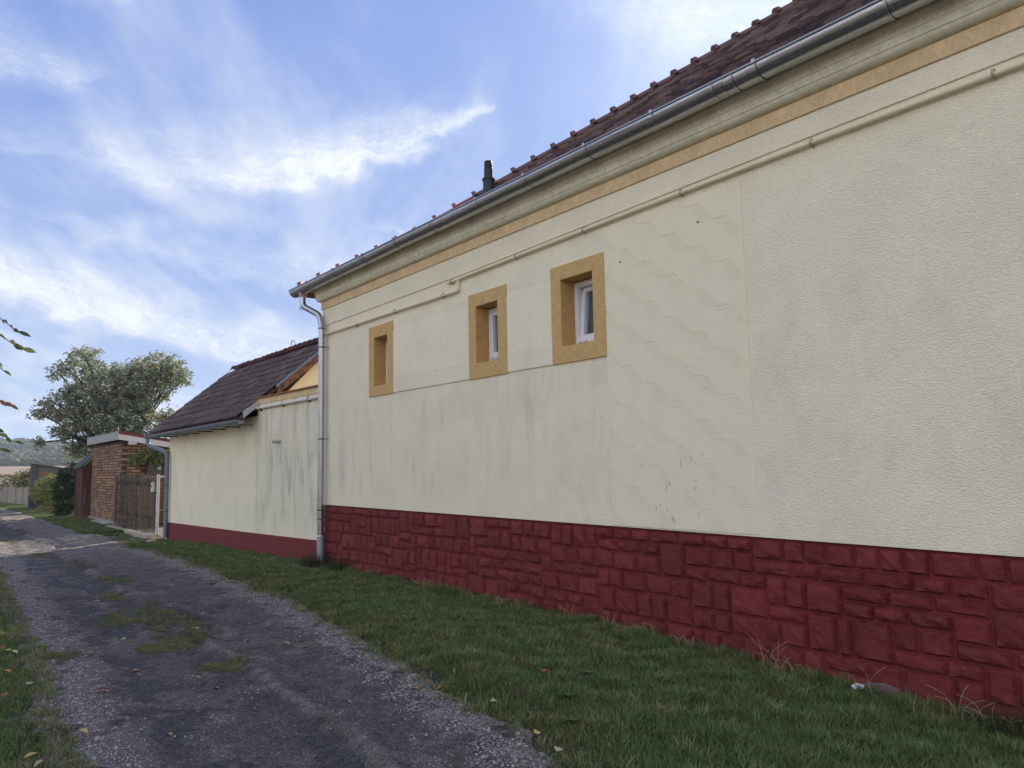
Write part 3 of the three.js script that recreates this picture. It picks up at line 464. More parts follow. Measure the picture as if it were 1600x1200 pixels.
// hipped roof: deck, interlocking tiles, hip tiles, flue
const EV = new THREE.Vector3(5.335, 4.752, -13.17), RUN = 6.9, KICK = 1.626, T1 = 0.59, T2 = 0.776;
const roofY = (q) => EV.y + (q < KICK ? q * T1 : KICK * T1 + (q - KICK) * T2);
{
  const e = EV, Y = roofY, P = (q, z) => [e.x + q, Y(q), z], Pe = (q) => [e.x + q, Y(q), e.z + q], Pb = (q) => [e.x + 2 * RUN - q, Y(q), e.z + q], B = Pe(RUN), C = P(RUN, 4);
  const tri = (...p) => { const g = new THREE.BufferGeometry(); g.setAttribute('position', new THREE.Float32BufferAttribute(p.flat(), 3)); g.computeVertexNormals(); return metreUV(g); }, quad = (a, b, c, d) => tri(a, b, c, a, c, d);
  const rm = mat([0.1, 0.05, 0.045], 0.95, { side: THREE.DoubleSide });
  const dy = (g) => g.translate(0, -0.03, 0);
  const Bk = (q, z) => [e.x + 2 * RUN - q, Y(q), z];
  const roof = part('roof', [dy(quad(Pe(0), P(0, 4), P(KICK, 4), Pe(KICK))), dy(quad(Pe(KICK), P(KICK, 4), C, B)), dy(quad(Pe(0), Pe(KICK), Pb(KICK), Pb(0))), dy(tri(Pe(KICK), B, Pb(KICK))), dy(quad(Pb(0), Pb(KICK), Bk(KICK, 4), Bk(0, 4))), dy(quad(Pb(KICK), B, C, Bk(KICK, 4))), dy(tri(P(0, 4), Bk(0, 4), P(KICK, 4))), dy(tri(P(KICK, 4), Bk(0, 4), Bk(KICK, 4))), dy(tri(P(KICK, 4), Bk(KICK, 4), C))], rm, house);
  const seg = [T1, T2].map((t) => { const a = Math.atan(t), sl = new THREE.Vector3(Math.cos(a), Math.sin(a), 0), nrm = new THREE.Vector3(-Math.sin(a), Math.cos(a), 0); return { a, basis: new THREE.Matrix4().makeBasis(sl, nrm, new THREE.Vector3(0, 0, 1)) }; });
  const TW = 0.225, TL = 0.33;
  const tile = (seed) => { const N = 10, R = rng(seed), sag = R() * 0.006, rows = [], prof = (t) => 0.012 + 0.007 * Math.abs(Math.sin(t * Math.PI * 2)) + (t > 0.93 ? 0.006 : 0);
    for (const [q, h] of [[-0.03, -0.012], [-0.028, 0.046 + sag * 3], [TL + 0.06, 0.004]]) rows.push(Array.from({ length: N + 1 }, (_, i) => { const t = i / N; return [q, h + (h < 0 ? 0.012 : prof(t)), (t - 0.5) * (TW + 0.008)]; }));
    const g = quadSheet(rows); g.index.array.reverse(); return toCreasedNormals(g.toNonIndexed(), 0.7); };
  const tiles = [tile(1), tile(2), tile(3)];
  const tm = [[0.28, 0.19, 0.18], [0.19, 0.13, 0.13], [0.38, 0.28, 0.26], [0.13, 0.085, 0.085]].map((c) => mat(c, 0.68, { bumpMap: rep(fineBump, 4, 4), bumpScale: 0.004, map: rep(mottle, 3, 3), side: THREE.DoubleSide }));
  const R = rng(9), spots = [], V = new THREE.Vector3();
  const L1 = KICK / Math.cos(seg[0].a), L2 = (RUN - KICK) / Math.cos(seg[1].a);
  for (let r = 0; r * TL < L1 + L2 - 0.1; r++) for (let k = 0; k < 76; k++) {
    const q = r * TL, up = q > L1 - 0.08 ? 1 : 0, q2 = q < L1 ? q * Math.cos(seg[0].a) : KICK + (q - L1) * Math.cos(seg[1].a), z = 3.9 - k * TW - (r % 2) * 0.5 * TW; if (z < e.z + q2 - 0.02) continue;
    const p = new THREE.Vector3(e.x + q2, Y(q2), z), v = V.copy(p).project(camera), inF = Math.abs(v.x) < 1.02 && v.y < 1.03 && v.z < 1 && z < -1.2;
    spots.push({ p, basis: seg[up].basis, d: p.distanceTo(camera.position) + (inF ? 0 : 1000), newer: z - e.z < 4.6 - q2 * 0.5 && q2 < 2.2 });
  }
  spots.sort((a, b) => a.d - b.d);
  const redTile = mat([0.22, 0.06, 0.045], 0.85, { side: THREE.DoubleSide });
  spots.slice(0, 295).forEach(({ p, basis, newer }) => { const o = place('roof_tile', tiles[Math.floor(R() * 3)], newer && R() < 0.5 ? redTile : tm[Math.floor(R() * 4)], roof, [p.x, p.y, p.z]); o.quaternion.setFromRotationMatrix(basis); o.rotateY((R() - 0.5) * 0.04); o.rotateZ((R() - 0.5) * 0.035); });
  const rest = spots.slice(295), im = new THREE.InstancedMesh(tiles[0], mat([1, 1, 1], 0.68, { bumpMap: rep(fineBump, 4, 4), bumpScale: 0.004, side: THREE.DoubleSide }), rest.length); im.name = 'tile_covering'; im.userData.kind = 'stuff';
  const M = new THREE.Matrix4(), wp = worldPos(roof); rest.forEach(({ p, basis, newer }, i) => { M.copy(basis).setPosition(p.x - wp.x, p.y - wp.y, p.z - wp.z); im.setMatrixAt(i, M); const c = newer && R() < 0.5 ? redTile.color : tm[Math.floor(R() * 4)].color; im.setColorAt(i, c.clone().multiplyScalar(0.8)); }); im.castShadow = im.receiveShadow = true; roof.add(im);
  // hip tiles up the far corner
  const hip = [T1, T2].map((t) => { const hd = new THREE.Vector3(1, t, 1).normalize(), sd = new THREE.Vector3(-1, 0, 1).normalize(), hu = new THREE.Vector3().crossVectors(hd, sd); if (hu.y < 0) hu.negate(); return { hu, m: new THREE.Matrix4().makeBasis(hd, hu, new THREE.Vector3().crossVectors(hd, hu)) }; });
  const hipGeo = (() => { const N = 8, sec = (x, r, y) => Array.from({ length: N + 1 }, (_, i) => { const a = Math.PI * (i / N); return [x, y + Math.sin(a) * r * 0.85, Math.cos(a) * r]; });
    const g = quadSheet([sec(-0.02, 0.10, 0.0), sec(-0.015, 0.158, 0.02), sec(0.055, 0.155, 0.015), sec(0.06, 0.118, 0.0), sec(0.46, 0.105, -0.01)]); return toCreasedNormals(g.toNonIndexed(), 0.6); })();
  const hm = [[0.17, 0.085, 0.075], [0.14, 0.075, 0.07]].map((c) => mat(c, 0.9, { side: THREE.DoubleSide })), hr = mat([0.27, 0.075, 0.055], 0.8, { side: THREE.DoubleSide });
  for (let i = 0; 0.11 + i * 0.252 < RUN; i++) { const q = 0.11 + i * 0.252, h = hip[q > KICK - 0.15 ? 1 : 0], p = new THREE.Vector3(e.x + q, Y(q), e.z + q).addScaledVector(h.hu, 0.015), o = place('hip_tile', hipGeo, i < 9 ? hr : hm[i % 2], roof, [p.x, p.y, p.z], null); o.quaternion.setFromRotationMatrix(h.m); o.rotateZ((R() - 0.5) * 0.02); }
  part('ridge_tile', [rod(B, C, 0.13, 0.13, 10)], hm[0], roof);
}
{ // black flue on the front slope
  const s = 0.4, z = -7.75, x = EV.x + s, y0 = roofY(s) - 0.06, P = (r0, r1, h, y) => new THREE.CylinderGeometry(r1, r0, h, 20).translate(x, y + h / 2, z);
  const blk = mat([0.02, 0.021, 0.026], 0.42, { metalness: 0.2 });
  const flue = part('flue_pipe', [P(0.072, 0.072, 0.36, y0), P(0.06, 0.056, 0.14, y0 + 0.36)], blk, house, 'black flue pipe rising from the front roof slope');
  part('flue_collar', [P(0.084, 0.084, 0.018, y0 + 0.35)], blk, flue);
  const R = rng(3), marks = []; for (let i = 0; i < 9; i++) { const a = -2.6 + i * 0.28, w = 0.01 + 0.01 * R(), h = 0.01 + 0.016 * R(); marks.push(bx(-0.001, 0.0012, -h / 2, h / 2, -w / 2, w / 2).translate(0.0572, 0, 0).rotateY(-a - 1.2).translate(x, y0 + 0.478 + 0.006 * R(), z)); }
  part('flue_label', marks, mat([0.6, 0.62, 0.65], 0.6), flue);
  part('flue_cowl', [P(0.052, 0.05, 0.025, y0 + 0.505), P(0.055, 0.055, 0.01, y0 + 0.535), P(0.052, 0.05, 0.025, y0 + 0.548), P(0.054, 0.048, 0.025, y0 + 0.578), P(0.042, 0.042, 0.1, y0 + 0.5)], blk, flue);
}

// ------------------------------------------------------------------ parapet wall and tiled outbuilding
const stainMap = dataTex(1024, 512, (u, v) => { // u over 10.5 m of wall from z = -23, v over 3.2 m
  const z = u * 10.5 - 23, y = v * 3.2; let k = 1 + 0.04 * fbm2(z * 1.1, y * 1.4 + 5, 3) + 0.03 * n2(z * 9, y * 9);
  const grime = sstep(-15.95, -15.6, z + 0.12 * n2(y * 2, 3)) * sstep(-12.4, -13.2, z - 0.4 * n2(y, 8)) * sstep(0.25, 0.9, y);
  const run = sstep(-0.25, 0.75, 0.65 * n2(z * 3.1 + 2, y * 0.4) + 0.4 * n2(z * 10, y * 0.9) + 0.3 * n2(z * 26, y * 3)), blot = sstep(0.25, 0.7, n2(z * 2.6 + 1, y * 0.7 + 2)) * sstep(2.3, 1.6, y);
  const grain = 0.5 + 0.5 * sstep(-0.3, 0.5, n2(z * 36, y * 22) + 0.5 * n2(z * 9, y * 5));
  const left = sstep(0.2, 0.7, n2(z * 1.4, y * 0.5) + 0.3 * n2(z * 8, y * 1.2)) * 0.12 * grain;
  const g = clamp(grime * grain * (0.2 + 0.4 * run + 0.4 * blot) * 0.8 + left);
  return [0.88 * lerp(k, 0.3, g), 0.81 * lerp(k, 0.34, g), 0.60 * lerp(k, 0.46, g)]; }, true);
const linkMat = new THREE.MeshStandardMaterial({ map: rep(stainMap, 1 / 10.5, 1 / 3.2, 23 / 10.5, 0), bumpMap: rep(plasterBump, 1, 1), bumpScale: 0.003, roughness: 0.95 });
{
  const w = thing('parapet_wall', 'cream wall with dark mould streaks joining the big house to the tiled outbuilding', 'wall', [XW + 0.15, 0, -14.1]);
  part('wall', wallSlab([[-15.72, 0.335], [-12.57, 0.385], [-12.57, 2.935], [-15.72, 2.955]], [], 0.36, XW + 0.004), linkMat, w);
  part('plinth', wallSlab([[-15.72, -0.4], [-12.57, -0.4], [-12.57, 0.3845], [-15.72, 0.3345]], [], 0.36, XW - 0.012, 0.004), redSmooth, w);
  part('ochre_band', wallSlab([[-15.74, 2.956], [-12.57, 2.936], [-12.57, 3.045], [-15.74, 3.065]], [], 0.37, XW - 0.012, 0.003), bandMat, w);
  part('coping', wallSlab([[-15.8, 3.066], [-12.57, 3.046], [-12.57, 3.075], [-15.8, 3.095]], [], 0.46, XW - 0.05, 0.006), mat([0.30, 0.12, 0.06], 0.85), w);
  const X = XW - 0.03, c = part('service_pipe', [rod([X, 2.87, -15.86], [X, 2.855, -12.5], 0.03, 0.03, 12)], mat([0.7, 0.68, 0.58], 0.5), w);
  for (const z of [-15.45, -14.25, -13.05]) part('pipe_clip', [new THREE.CylinderGeometry(0.034, 0.034, 0.02, 14).rotateX(Math.PI / 2).translate(X, 2.864, z), bx(X - 0.006, XW + 0.01, 2.80, 2.835, z - 0.008, z + 0.008)], rust, c);
  const dr = part('drain_spout', [rod([XW + 0.02, 2.155, -14.45], [XW - 0.14, 2.14, -14.47], 0.035, 0.035, 12)], mat([0.42, 0.4, 0.34], 0.6), w); part('spout_hole', [rod([XW - 0.139, 2.14, -14.47], [XW - 0.1415, 2.14, -14.47], 0.027, 0.027, 12)], darkMat, dr);
}
{
  const o = thing('outbuilding', 'low cream outbuilding with dark tiled roof, red base band and grey gutter', 'outbuilding', [XW, 0, -19.1]);
  const Z0 = -22.5, Z1 = -15.725, pz = (z) => lerp(0.254, 0.335, (z - Z0) / (Z1 - Z0));
  part('wall', wallSlab([[Z0, pz(Z0)], [Z1, pz(Z1)], [Z1, 2.72], [Z0, 2.72]], [], 0.34, XW + 0.001), linkMat, o);
  part('plinth', wallSlab([[Z0 - 0.006, -0.5], [Z1, -0.5], [Z1, pz(Z1) - 0.001], [Z0 - 0.006, pz(Z0) - 0.001]], [], 0.34, XW - 0.014, 0.004), redSmooth, o);
  const ex = 5.2, ey = 2.70, tp = 0.843, rx = 7.43, ry = 4.58, back = 2 * rx - ex;
  const gable = (z0, z1) => { const s = new THREE.Shape([[XW + 0.345, -0.4], [back - 0.4, -0.4], [back - 0.4, 2.9], [rx, ry - 0.12], [XW + 0.345, 2.95]].map((p) => new THREE.Vector2(...p))); const g = new THREE.ExtrudeGeometry(s, { depth: z1 - z0, bevelEnabled: false }); g.translate(0, 0, z0); return metreUV(g); };
  part('gable_wall', [gable(Z0 + 0.002, Z0 + 0.3), bx(back - 0.7, back - 0.41, -0.4, 2.8, Z0 + 0.31, Z1 - 0.31)], linkMat, o);
  part('gable_wall', [gable(Z1 - 0.3, Z1 - 0.02)], new THREE.MeshStandardMaterial({ color: col(0.82, 0.69, 0.46), bumpMap: rep(plasterBump, 1, 1), bumpScale: 0.003, roughness: 0.95 }), o, 'warm yellow gable above the parapet wall');
  const slope = (x0, y0, x1, y1, t) => sweepZ([[x0, y0], [x1, y1], [x1, y1 - t], [x0, y0 - t]], -23.02, -15.66);
  const roof = part('roof', [slope(ex + 0.03, ey + 0.0, rx, ry - 0.02, 0.06), slope(rx, ry - 0.02, back - 0.03, ey, 0.06)], mat([0.09, 0.045, 0.04], 0.95), o);
  const sl = new THREE.Vector3(rx - ex, ry - ey, 0).normalize(), nr = new THREE.Vector3(-sl.y, sl.x, 0), R = rng(14), TL = 0.305, TW = 0.212, N = 9;
  const B = new THREE.Matrix4().makeBasis(sl, nr, new THREE.Vector3(0, 0, 1));
  const tg = (() => { const rows = []; for (const [q, h] of [[-0.02, 0.0], [-0.018, 0.035], [TL + 0.05, 0.012]]) rows.push(Array.from({ length: 7 }, (_, i) => { const t = i / 6; return [q - 0.02 * Math.sin(t * Math.PI) , h + (h > 0.001 ? 0.006 * Math.cos(t * Math.PI * 2) : 0), (t - 0.5) * (TW - 0.004)]; })); const g = quadSheet(rows); g.index.array.reverse(); return toCreasedNormals(g.toNonIndexed(), 0.6); })();
  const list = []; for (let r = 0; r < N + 0; r++) for (let k = 0; k < 35; k++) { const q = r * TL + 0.01, z = -15.67 - (k + 0.5) * TW + ((r % 2) * 0.5 - 0.25) * TW * 0.6; if (z < -23.02) continue; const sag = 0.02 * Math.sin((z + 23) * 0.85) * Math.sin((r / N) * 3) ; list.push([ex + sl.x * q + nr.x * sag, ey + sl.y * q + nr.y * sag, z]); }
  const im = new THREE.InstancedMesh(tg, mat([1, 1, 1], 0.85, { bumpMap: rep(fineBump, 4, 4), bumpScale: 0.004, side: THREE.DoubleSide }), list.length), M = new THREE.Matrix4(), Q = new THREE.Matrix4(), wp = worldPos(roof); im.name = 'tile_covering'; im.userData.kind = 'stuff';
  list.forEach((p, i) => { M.copy(B).multiply(Q.makeRotationY((R() - 0.5) * 0.05)); M.setPosition(p[0] - wp.x, p[1] - wp.y + (R() - 0.5) * 0.012, p[2] - wp.z); im.setMatrixAt(i, M); const k = 0.7 + 0.6 * R() * R() + 0.25 * n2(p[2] * 1.3, p[0] * 2), w = R() < 0.12 ? 1.5 : 1; im.setColorAt(i, col(0.125 * k * w, 0.078 * k * w, 0.062 * k * w)); }); im.castShadow = im.receiveShadow = true; roof.add(im);
  const rg = (() => { const sec = (z, r, y) => Array.from({ length: 9 }, (_, i) => { const a = Math.PI * (i / 8); return [Math.cos(a) * r, y + Math.sin(a) * r * 0.8, z]; }); return toCreasedNormals(quadSheet([sec(-0.16, 0.085, -0.01), sec(0.09, 0.1, 0.0), sec(0.1, 0.135, 0.02), sec(0.15, 0.13, 0.015), sec(0.155, 0.09, 0)]).toNonIndexed(), 0.6); })();
  const rms = [[0.10, 0.045, 0.04], [0.15, 0.06, 0.045], [0.08, 0.04, 0.04]].map((c) => mat(c, 0.9, { side: THREE.DoubleSide }));
  for (let i = 0; i < 24; i++) { const m = place('ridge_tile', rg, rms[Math.floor(R() * 3)], roof, [rx, ry - 0.02 + (R() - 0.5) * 0.02, -22.85 + i * 0.305]); m.rotation.set((R() - 0.5) * 0.06, 0, 0); }
  part('roof_hook', [tube([[rx, ry + 0.05, -18.5], [rx, ry + 0.2, -18.52], [rx, ry + 0.24, -18.4], [rx, ry + 0.19, -18.28], [rx, ry + 0.07, -18.26]], 0.012, 6, 16)], mat([0.3, 0.3, 0.32], 0.5, { metalness: 0.6 }), roof);
  // bargeboard and flashing up the near verge; zinc pan at its foot
  const run = (x0, x1, lo, hi, z0, z1) => { const y = (x) => ey + (x - ex) * tp; return sweepZ([[x0, y(x0) + lo], [x1, y(x1) + lo], [x1, y(x1) + hi], [x0, y(x0) + hi]], z0, z1); };
  part('bargeboard', [run(5.97, rx, -0.2, -0.025, -15.655, -15.62)], mat([0.33, 0.15, 0.08], 0.8, { map: rep(woodMap, 1, 4) }), o);
  part('verge_flashing', [run(5.95, rx, -0.02, 0.035, -15.665, -15.605)], blueGrey, o);
  part('verge_flashing', [run(5.28, 5.62, -0.11, 0.012, -15.66, -15.63), run(5.28, 5.62, 0.013, 0.022, -15.75, -15.63)], mat([0.5, 0.5, 0.48], 0.5, { metalness: 0.3 }), o, 'pale metal pan at the foot of the near verge');
  part('soffit', [run(5.24, XW - 0.01, -0.1, -0.065, -22.98, -15.67)], mat([0.15, 0.11, 0.08], 0.9), o);
  const gx = 5.17, gy = 2.605, gr = 0.075, half = (r, z0, z1) => quadSheet([z0, z1].map((z) => Array.from({ length: 11 }, (_, i) => { const a = Math.PI * (i / 10); return [gx - Math.cos(a) * r, gy - Math.sin(a) * r, z]; })));
  const gm = mat([0.24, 0.28, 0.33], 0.42, { metalness: 0.55, side: THREE.DoubleSide });
  const cap = (z) => { const g = new THREE.CircleGeometry(gr, 16, Math.PI, Math.PI); g.translate(gx, gy, z); return g; };
  const gut = part('gutter', [half(gr, -23.25, -15.45), cap(-15.45), cap(-23.25), rod([gx - gr, gy + 0.003, -23.25], [gx - gr, gy + 0.003, -15.45], 0.009, 0.009, 8)], gm, o);
  for (const z of [-22.9, -21.7, -20.7, -19.75, -18.75, -17.75, -16.75, -15.95]) part('gutter_bracket', [half(gr + 0.006, z - 0.016, z + 0.016), bx(gx + 0.02, XW, gy - 0.075, gy - 0.05, z - 0.012, z + 0.012)], mat([0.04, 0.045, 0.05], 0.6, { side: THREE.DoubleSide }), gut);
  const dp = part('downpipe', [bentPipe([[gx, gy - 0.04, -23.1], [gx, gy - 0.24, -23.1], [5.51, 2.13, -22.4], [5.51, 1.95, -22.36], [5.51, -0.15, -22.36]], 0.058, 14)], mat([0.15, 0.19, 0.24], 0.45, { metalness: 0.2 }), o);
  for (const y of [0.55, 1.25]) part('pipe_clip', new THREE.CylinderGeometry(0.063, 0.063, 0.03, 14).translate(5.51, y, -22.36), zincDark, dp);
  part('base_vent', [bx(XW - 0.02, XW - 0.013, 0.07, 0.2, -13.9, -13.8)], rust, scene.getObjectByName('parapet_wall'));
}

// ------------------------------------------------------------------ board gate, post, brick shed
const slitLightPale = mat([0.42, 0.31, 0.21], 0.85, { map: rep(woodMap, 6, 0.4) });
const woodG = [[0.17, 0.125, 0.09], [0.2, 0.15, 0.105], [0.14, 0.105, 0.08], [0.23, 0.17, 0.12]].map((c) => mat(c, 0.9, { map: rep(woodMap, 4, 0.5), bumpMap: rep(woodMap, 5, 0.5), bumpScale: 0.003 }));
{
  const R = rng(31), X = 5.4, g = thing('board_gate', 'weathered brown gate of upright boards with gaps, between outbuilding and brick shed', 'gate', [X, -0.16, -25.7]);
  let z = -22.84, i = 0; while (z > -28.45) { const w = 0.15 + 0.05 * R(), top = 1.56 + (R() - 0.5) * 0.05, gap = R() < 0.6 ? 0.05 + 0.04 * R() : 0.015 + 0.02 * R(); part('board', cbx(-0.008, 0.008, -0.09 + 0.04 * R(), top, -w / 2, w / 2, 0.003).rotateY(-0.04 - 0.11 * R()).translate(X, 0, z - w / 2), woodG[Math.floor(R() * 4)], g); z -= w + gap; }
  for (let k = 0; k < 17; k++) { const zz = -23.1 - k * 0.31 - 0.1 * R(), lo = 0.1 + 0.5 * R(); part('slit_light_strip', bx(X + 0.009, X + 0.016, lo, 1.35 - 0.3 * R(), zz - 0.03, zz).translate(-0.03, 0, 0), slitLightPale, g); }  // pale strips added to imitate bright light showing through the board gaps
  for (const y of [0.3, 1.25]) part('rail', cbx(X + 0.03, X + 0.07, y, y + 0.1, -28.45, -22.98, 0.004), woodG[2], g);
  part('letter_box', [cbx(X - 0.07, X - 0.002, 1.07, 1.33, -23.32, -23.08, 0.01)], mat([0.62, 0.6, 0.38], 0.6), g); part('letter_slot', [bx(X - 0.074, X - 0.0705, 1.19, 1.25, -23.24, -23.17)], darkMat, g);
  const p = thing('gate_post', 'white painted gate post beside the grey downpipe', 'post', [5.36, -0.18, -22.88]);
  part('post', cbx(5.36, 5.43, -0.1, 1.55, -22.82, -22.74, 0.006), mat([0.6, 0.6, 0.62], 0.6), p); part('base_block', cbx(5.33, 5.46, -0.2, -0.06, -22.86, -22.7, 0.01), mat([0.5, 0.4, 0.25], 0.9), p);
  for (const y of [0.1, 0.5, 1.05]) part('hinge_pin', new THREE.CylinderGeometry(0.018, 0.018, 0.03, 8).rotateZ(Math.PI / 2).translate(5.355, y, -22.78), darkMat, p);
  part('kerb', cbx(5.2, 5.36, -0.35, -0.1, -28.6, -23.0, 0.015), mat([0.42, 0.36, 0.28], 0.95, { bumpMap: rep(rockBump, 2, 2), bumpScale: 0.01 }), g);
}
{
  const X = 5.6, Z = -28.5, ZF = -34.0, top = 2.7, s = thing('brick_shed', 'flat-roofed shed of bare brown bricks with white fascia behind the gate', 'shed', [X, -0.17, -31.2]);
  part('wall', [bx(X + 0.012, X + 0.3, -0.4, top, ZF, Z - 0.312), sweepZ([[X + 0.012, -0.4], [8.6, -0.4], [8.6, 2.3], [X + 0.012, 2.78]], Z - 0.31, Z - 0.012), bx(8.3, 8.6, -0.4, 2.4, ZF, Z - 0.312), bx(X + 0.31, 8.29, -0.4, 2.4, ZF, ZF + 0.3)], mat([0.075, 0.06, 0.05], 0.95, { bumpMap: rep(fineBump, 3, 3), bumpScale: 0.01 }), s);
  const R = rng(17), C = 0.097, L = 0.29, J = 0.024, bm = [[0.30, 0.15, 0.08], [0.36, 0.2, 0.11], [0.24, 0.125, 0.075], [0.4, 0.25, 0.15], [0.2, 0.115, 0.08]].map((c) => mat(c, 0.92, { bumpMap: rep(fineBump, 5, 5), bumpScale: 0.006 }));
  const geos = [0, 1].map(() => cbx(-0.02, 0.02, -(C - J) / 2, (C - J) / 2, -(L - J) / 2, (L - J) / 2, 0.005)), geoX = cbx(-(L - J) / 2, (L - J) / 2, -(C - J) / 2, (C - J) / 2, -0.02, 0.02, 0.005);
  const spots = []; for (let r = 0; r < 28; r++) { const y = -0.12 + (r + 0.5) * C; for (let k = 0; k < 19; k++) { const z = Z - (k + 0.5) * L - (r % 2) * L * 0.5 + (r % 2 ? L * 0.5 - L * 0.5 : 0); if (z - L / 2 < ZF) continue; spots.push([0, X + 0.002, y, z + (R() - 0.5) * 0.006, -z]); }
    for (let k = 0; k < 8; k++) { const x = X + (k + 0.5) * L + (r % 2) * L * 0.5; if ((x > 6.2 && y > 1.4 && y < 1.97) || y > 2.78 - (x - X) * 0.17) continue; spots.push([1, x, y, Z - 0.002, y > 1.45 ? 0 : 90]); } }
  spots.sort((a, b) => a[4] - b[4]); const rest = [[], [], [], [], []];
  spots.forEach(([f, x, y, z], i) => { const m = Math.floor(R() * 5); if (i < 290) { const o = place('brick', f ? geoX : geos[0], bm[m], s, [x + (f ? 0 : (R() - 0.5) * 0.008), y, z + (f ? (R() - 0.5) * 0.008 : 0)]); } else { rest[m].push((f ? geoX : geos[0]).clone().translate(x, y, z)); } });
  rest.forEach((l, m) => l.length && tag(part('brickwork', l, bm[m], s), null, null, null, 'stuff'));
  // roof slab tipping down to the right, pale fascia, red edge
  const rl = (x0, y0, x1, y1, t, z0, z1) => sweepZ([[x0, y0 - t], [x1, y1 - t], [x1, y1], [x0, y0]], z0, z1), yy = (x) => 3.0 - (x - 5.45) * 0.17;
  part('roof', rl(5.46, yy(5.46) - 0.005, 8.9, yy(8.9) - 0.005, 0.2, -34.1, -28.31), mat([0.2, 0.18, 0.17], 0.9), s);
  part('fascia', bx(5.43, 5.458, 2.72, 3.005, -34.12, -28.3), mat([0.58, 0.56, 0.52], 0.8, { map: rep(mottle, 1, 1) }), s);
  part('fascia', [rl(5.43, yy(5.43) - 0.09, 8.9, yy(8.9) - 0.09, 0.19, -28.309, -28.28)], mat([0.66, 0.57, 0.54], 0.7), s, 'pale board on the near edge of the shed roof');
  part('roof_edge', [rl(5.43, yy(5.43) + 0.01, 8.9, yy(8.9) + 0.01, 0.1, -28.33, -28.265)], mat([0.15, 0.014, 0.022], 0.6), s, 'dark red strip on the near edge of the shed roof');
  part('bracket', bx(5.75, 6.0, 2.56, 2.68, -28.48, -28.3), mat([0.6, 0.58, 0.55], 0.8), s);
  const w = part('window', [bx(6.33, 6.4, 1.5, 1.95, -28.5, -28.43), bx(6.4, 7.4, 1.9, 1.95, -28.5, -28.43), bx(6.4, 7.4, 1.5, 1.56, -28.5, -28.43), bx(6.86, 6.9, 1.56, 1.9, -28.49, -28.44)], mat([0.09, 0.015, 0.02], 0.6), s); part('pane', bx(6.4, 7.4, 1.56, 1.9, -28.482, -28.476), mat([0.012, 0.013, 0.018], 0.08), w); part('paper_note', bx(6.71, 6.84, 1.7, 1.79, -28.4755, -28.472), mat([0.6, 0.62, 0.66], 0.8), w);
  part('sill', bx(6.3, 7.4, 1.42, 1.5, -28.51, -28.41), mat([0.55, 0.5, 0.42], 0.9), s);
  part('footing', cbx(X - 0.06, X + 0.02, -0.4, -0.02, ZF, Z, 0.01), mat([0.36, 0.31, 0.27], 0.95, { bumpMap: rep(rockBump, 2, 2), bumpScale: 0.02 }), s);
  const st = thing('step_slab', 'flat pale concrete slab in the grass at the foot of the brick shed', 'slab', [5.42, -0.13, -31]); part('slab', cbx(5.28, 5.54, -0.2, -0.07, -31.9, -29.6, 0.015), mat([0.42, 0.4, 0.37], 0.95, { bumpMap: rep(rockBump, 2, 2), bumpScale: 0.01 }), st);
}
{
  const l = thing('lean_to', 'narrow rusty sheet-metal lean-to against the end of the brick shed', 'lean-to', [5.5, -0.1, -34.8]), Z = -34.03;
  const pan = (poly, z) => { const s = new THREE.Shape(poly.map((p) => new THREE.Vector2(...p))), g = new THREE.ExtrudeGeometry(s, { depth: 0.02, bevelEnabled: false }); g.translate(0, 0, z); return metreUV(g); };
  const rm = mat([0.15, 0.055, 0.04], 0.75, { map: rep(mottle, 1.5, 0.6), bumpMap: rep(fineBump, 2, 2), bumpScale: 0.004, metalness: 0.15 });
  part('metal_sheet', pan([[5.29, 1.07], [5.74, 1.07], [5.74, 2.3], [5.29, 1.87]], Z), rm, l, 'upper rust-brown sheet');
  part('metal_sheet', pan([[5.3, -0.15], [5.73, -0.15], [5.73, 1.09], [5.3, 1.09]], Z - 0.022), mat([0.23, 0.13, 0.09], 0.8, { map: rep(woodMap, 2, 0.4) }), l, 'lower paler sheet with upright streaks');
  part('side_sheet', bx(5.3, 5.32, -0.15, 1.85, -35.6, Z - 0.024), rm, l);
  part('roof', sweepZ([[5.2, 1.83], [5.78, 2.38], [5.78, 2.44], [5.2, 1.89]], -35.7, Z + 0.06), mat([0.05, 0.055, 0.06], 0.8), l);
}
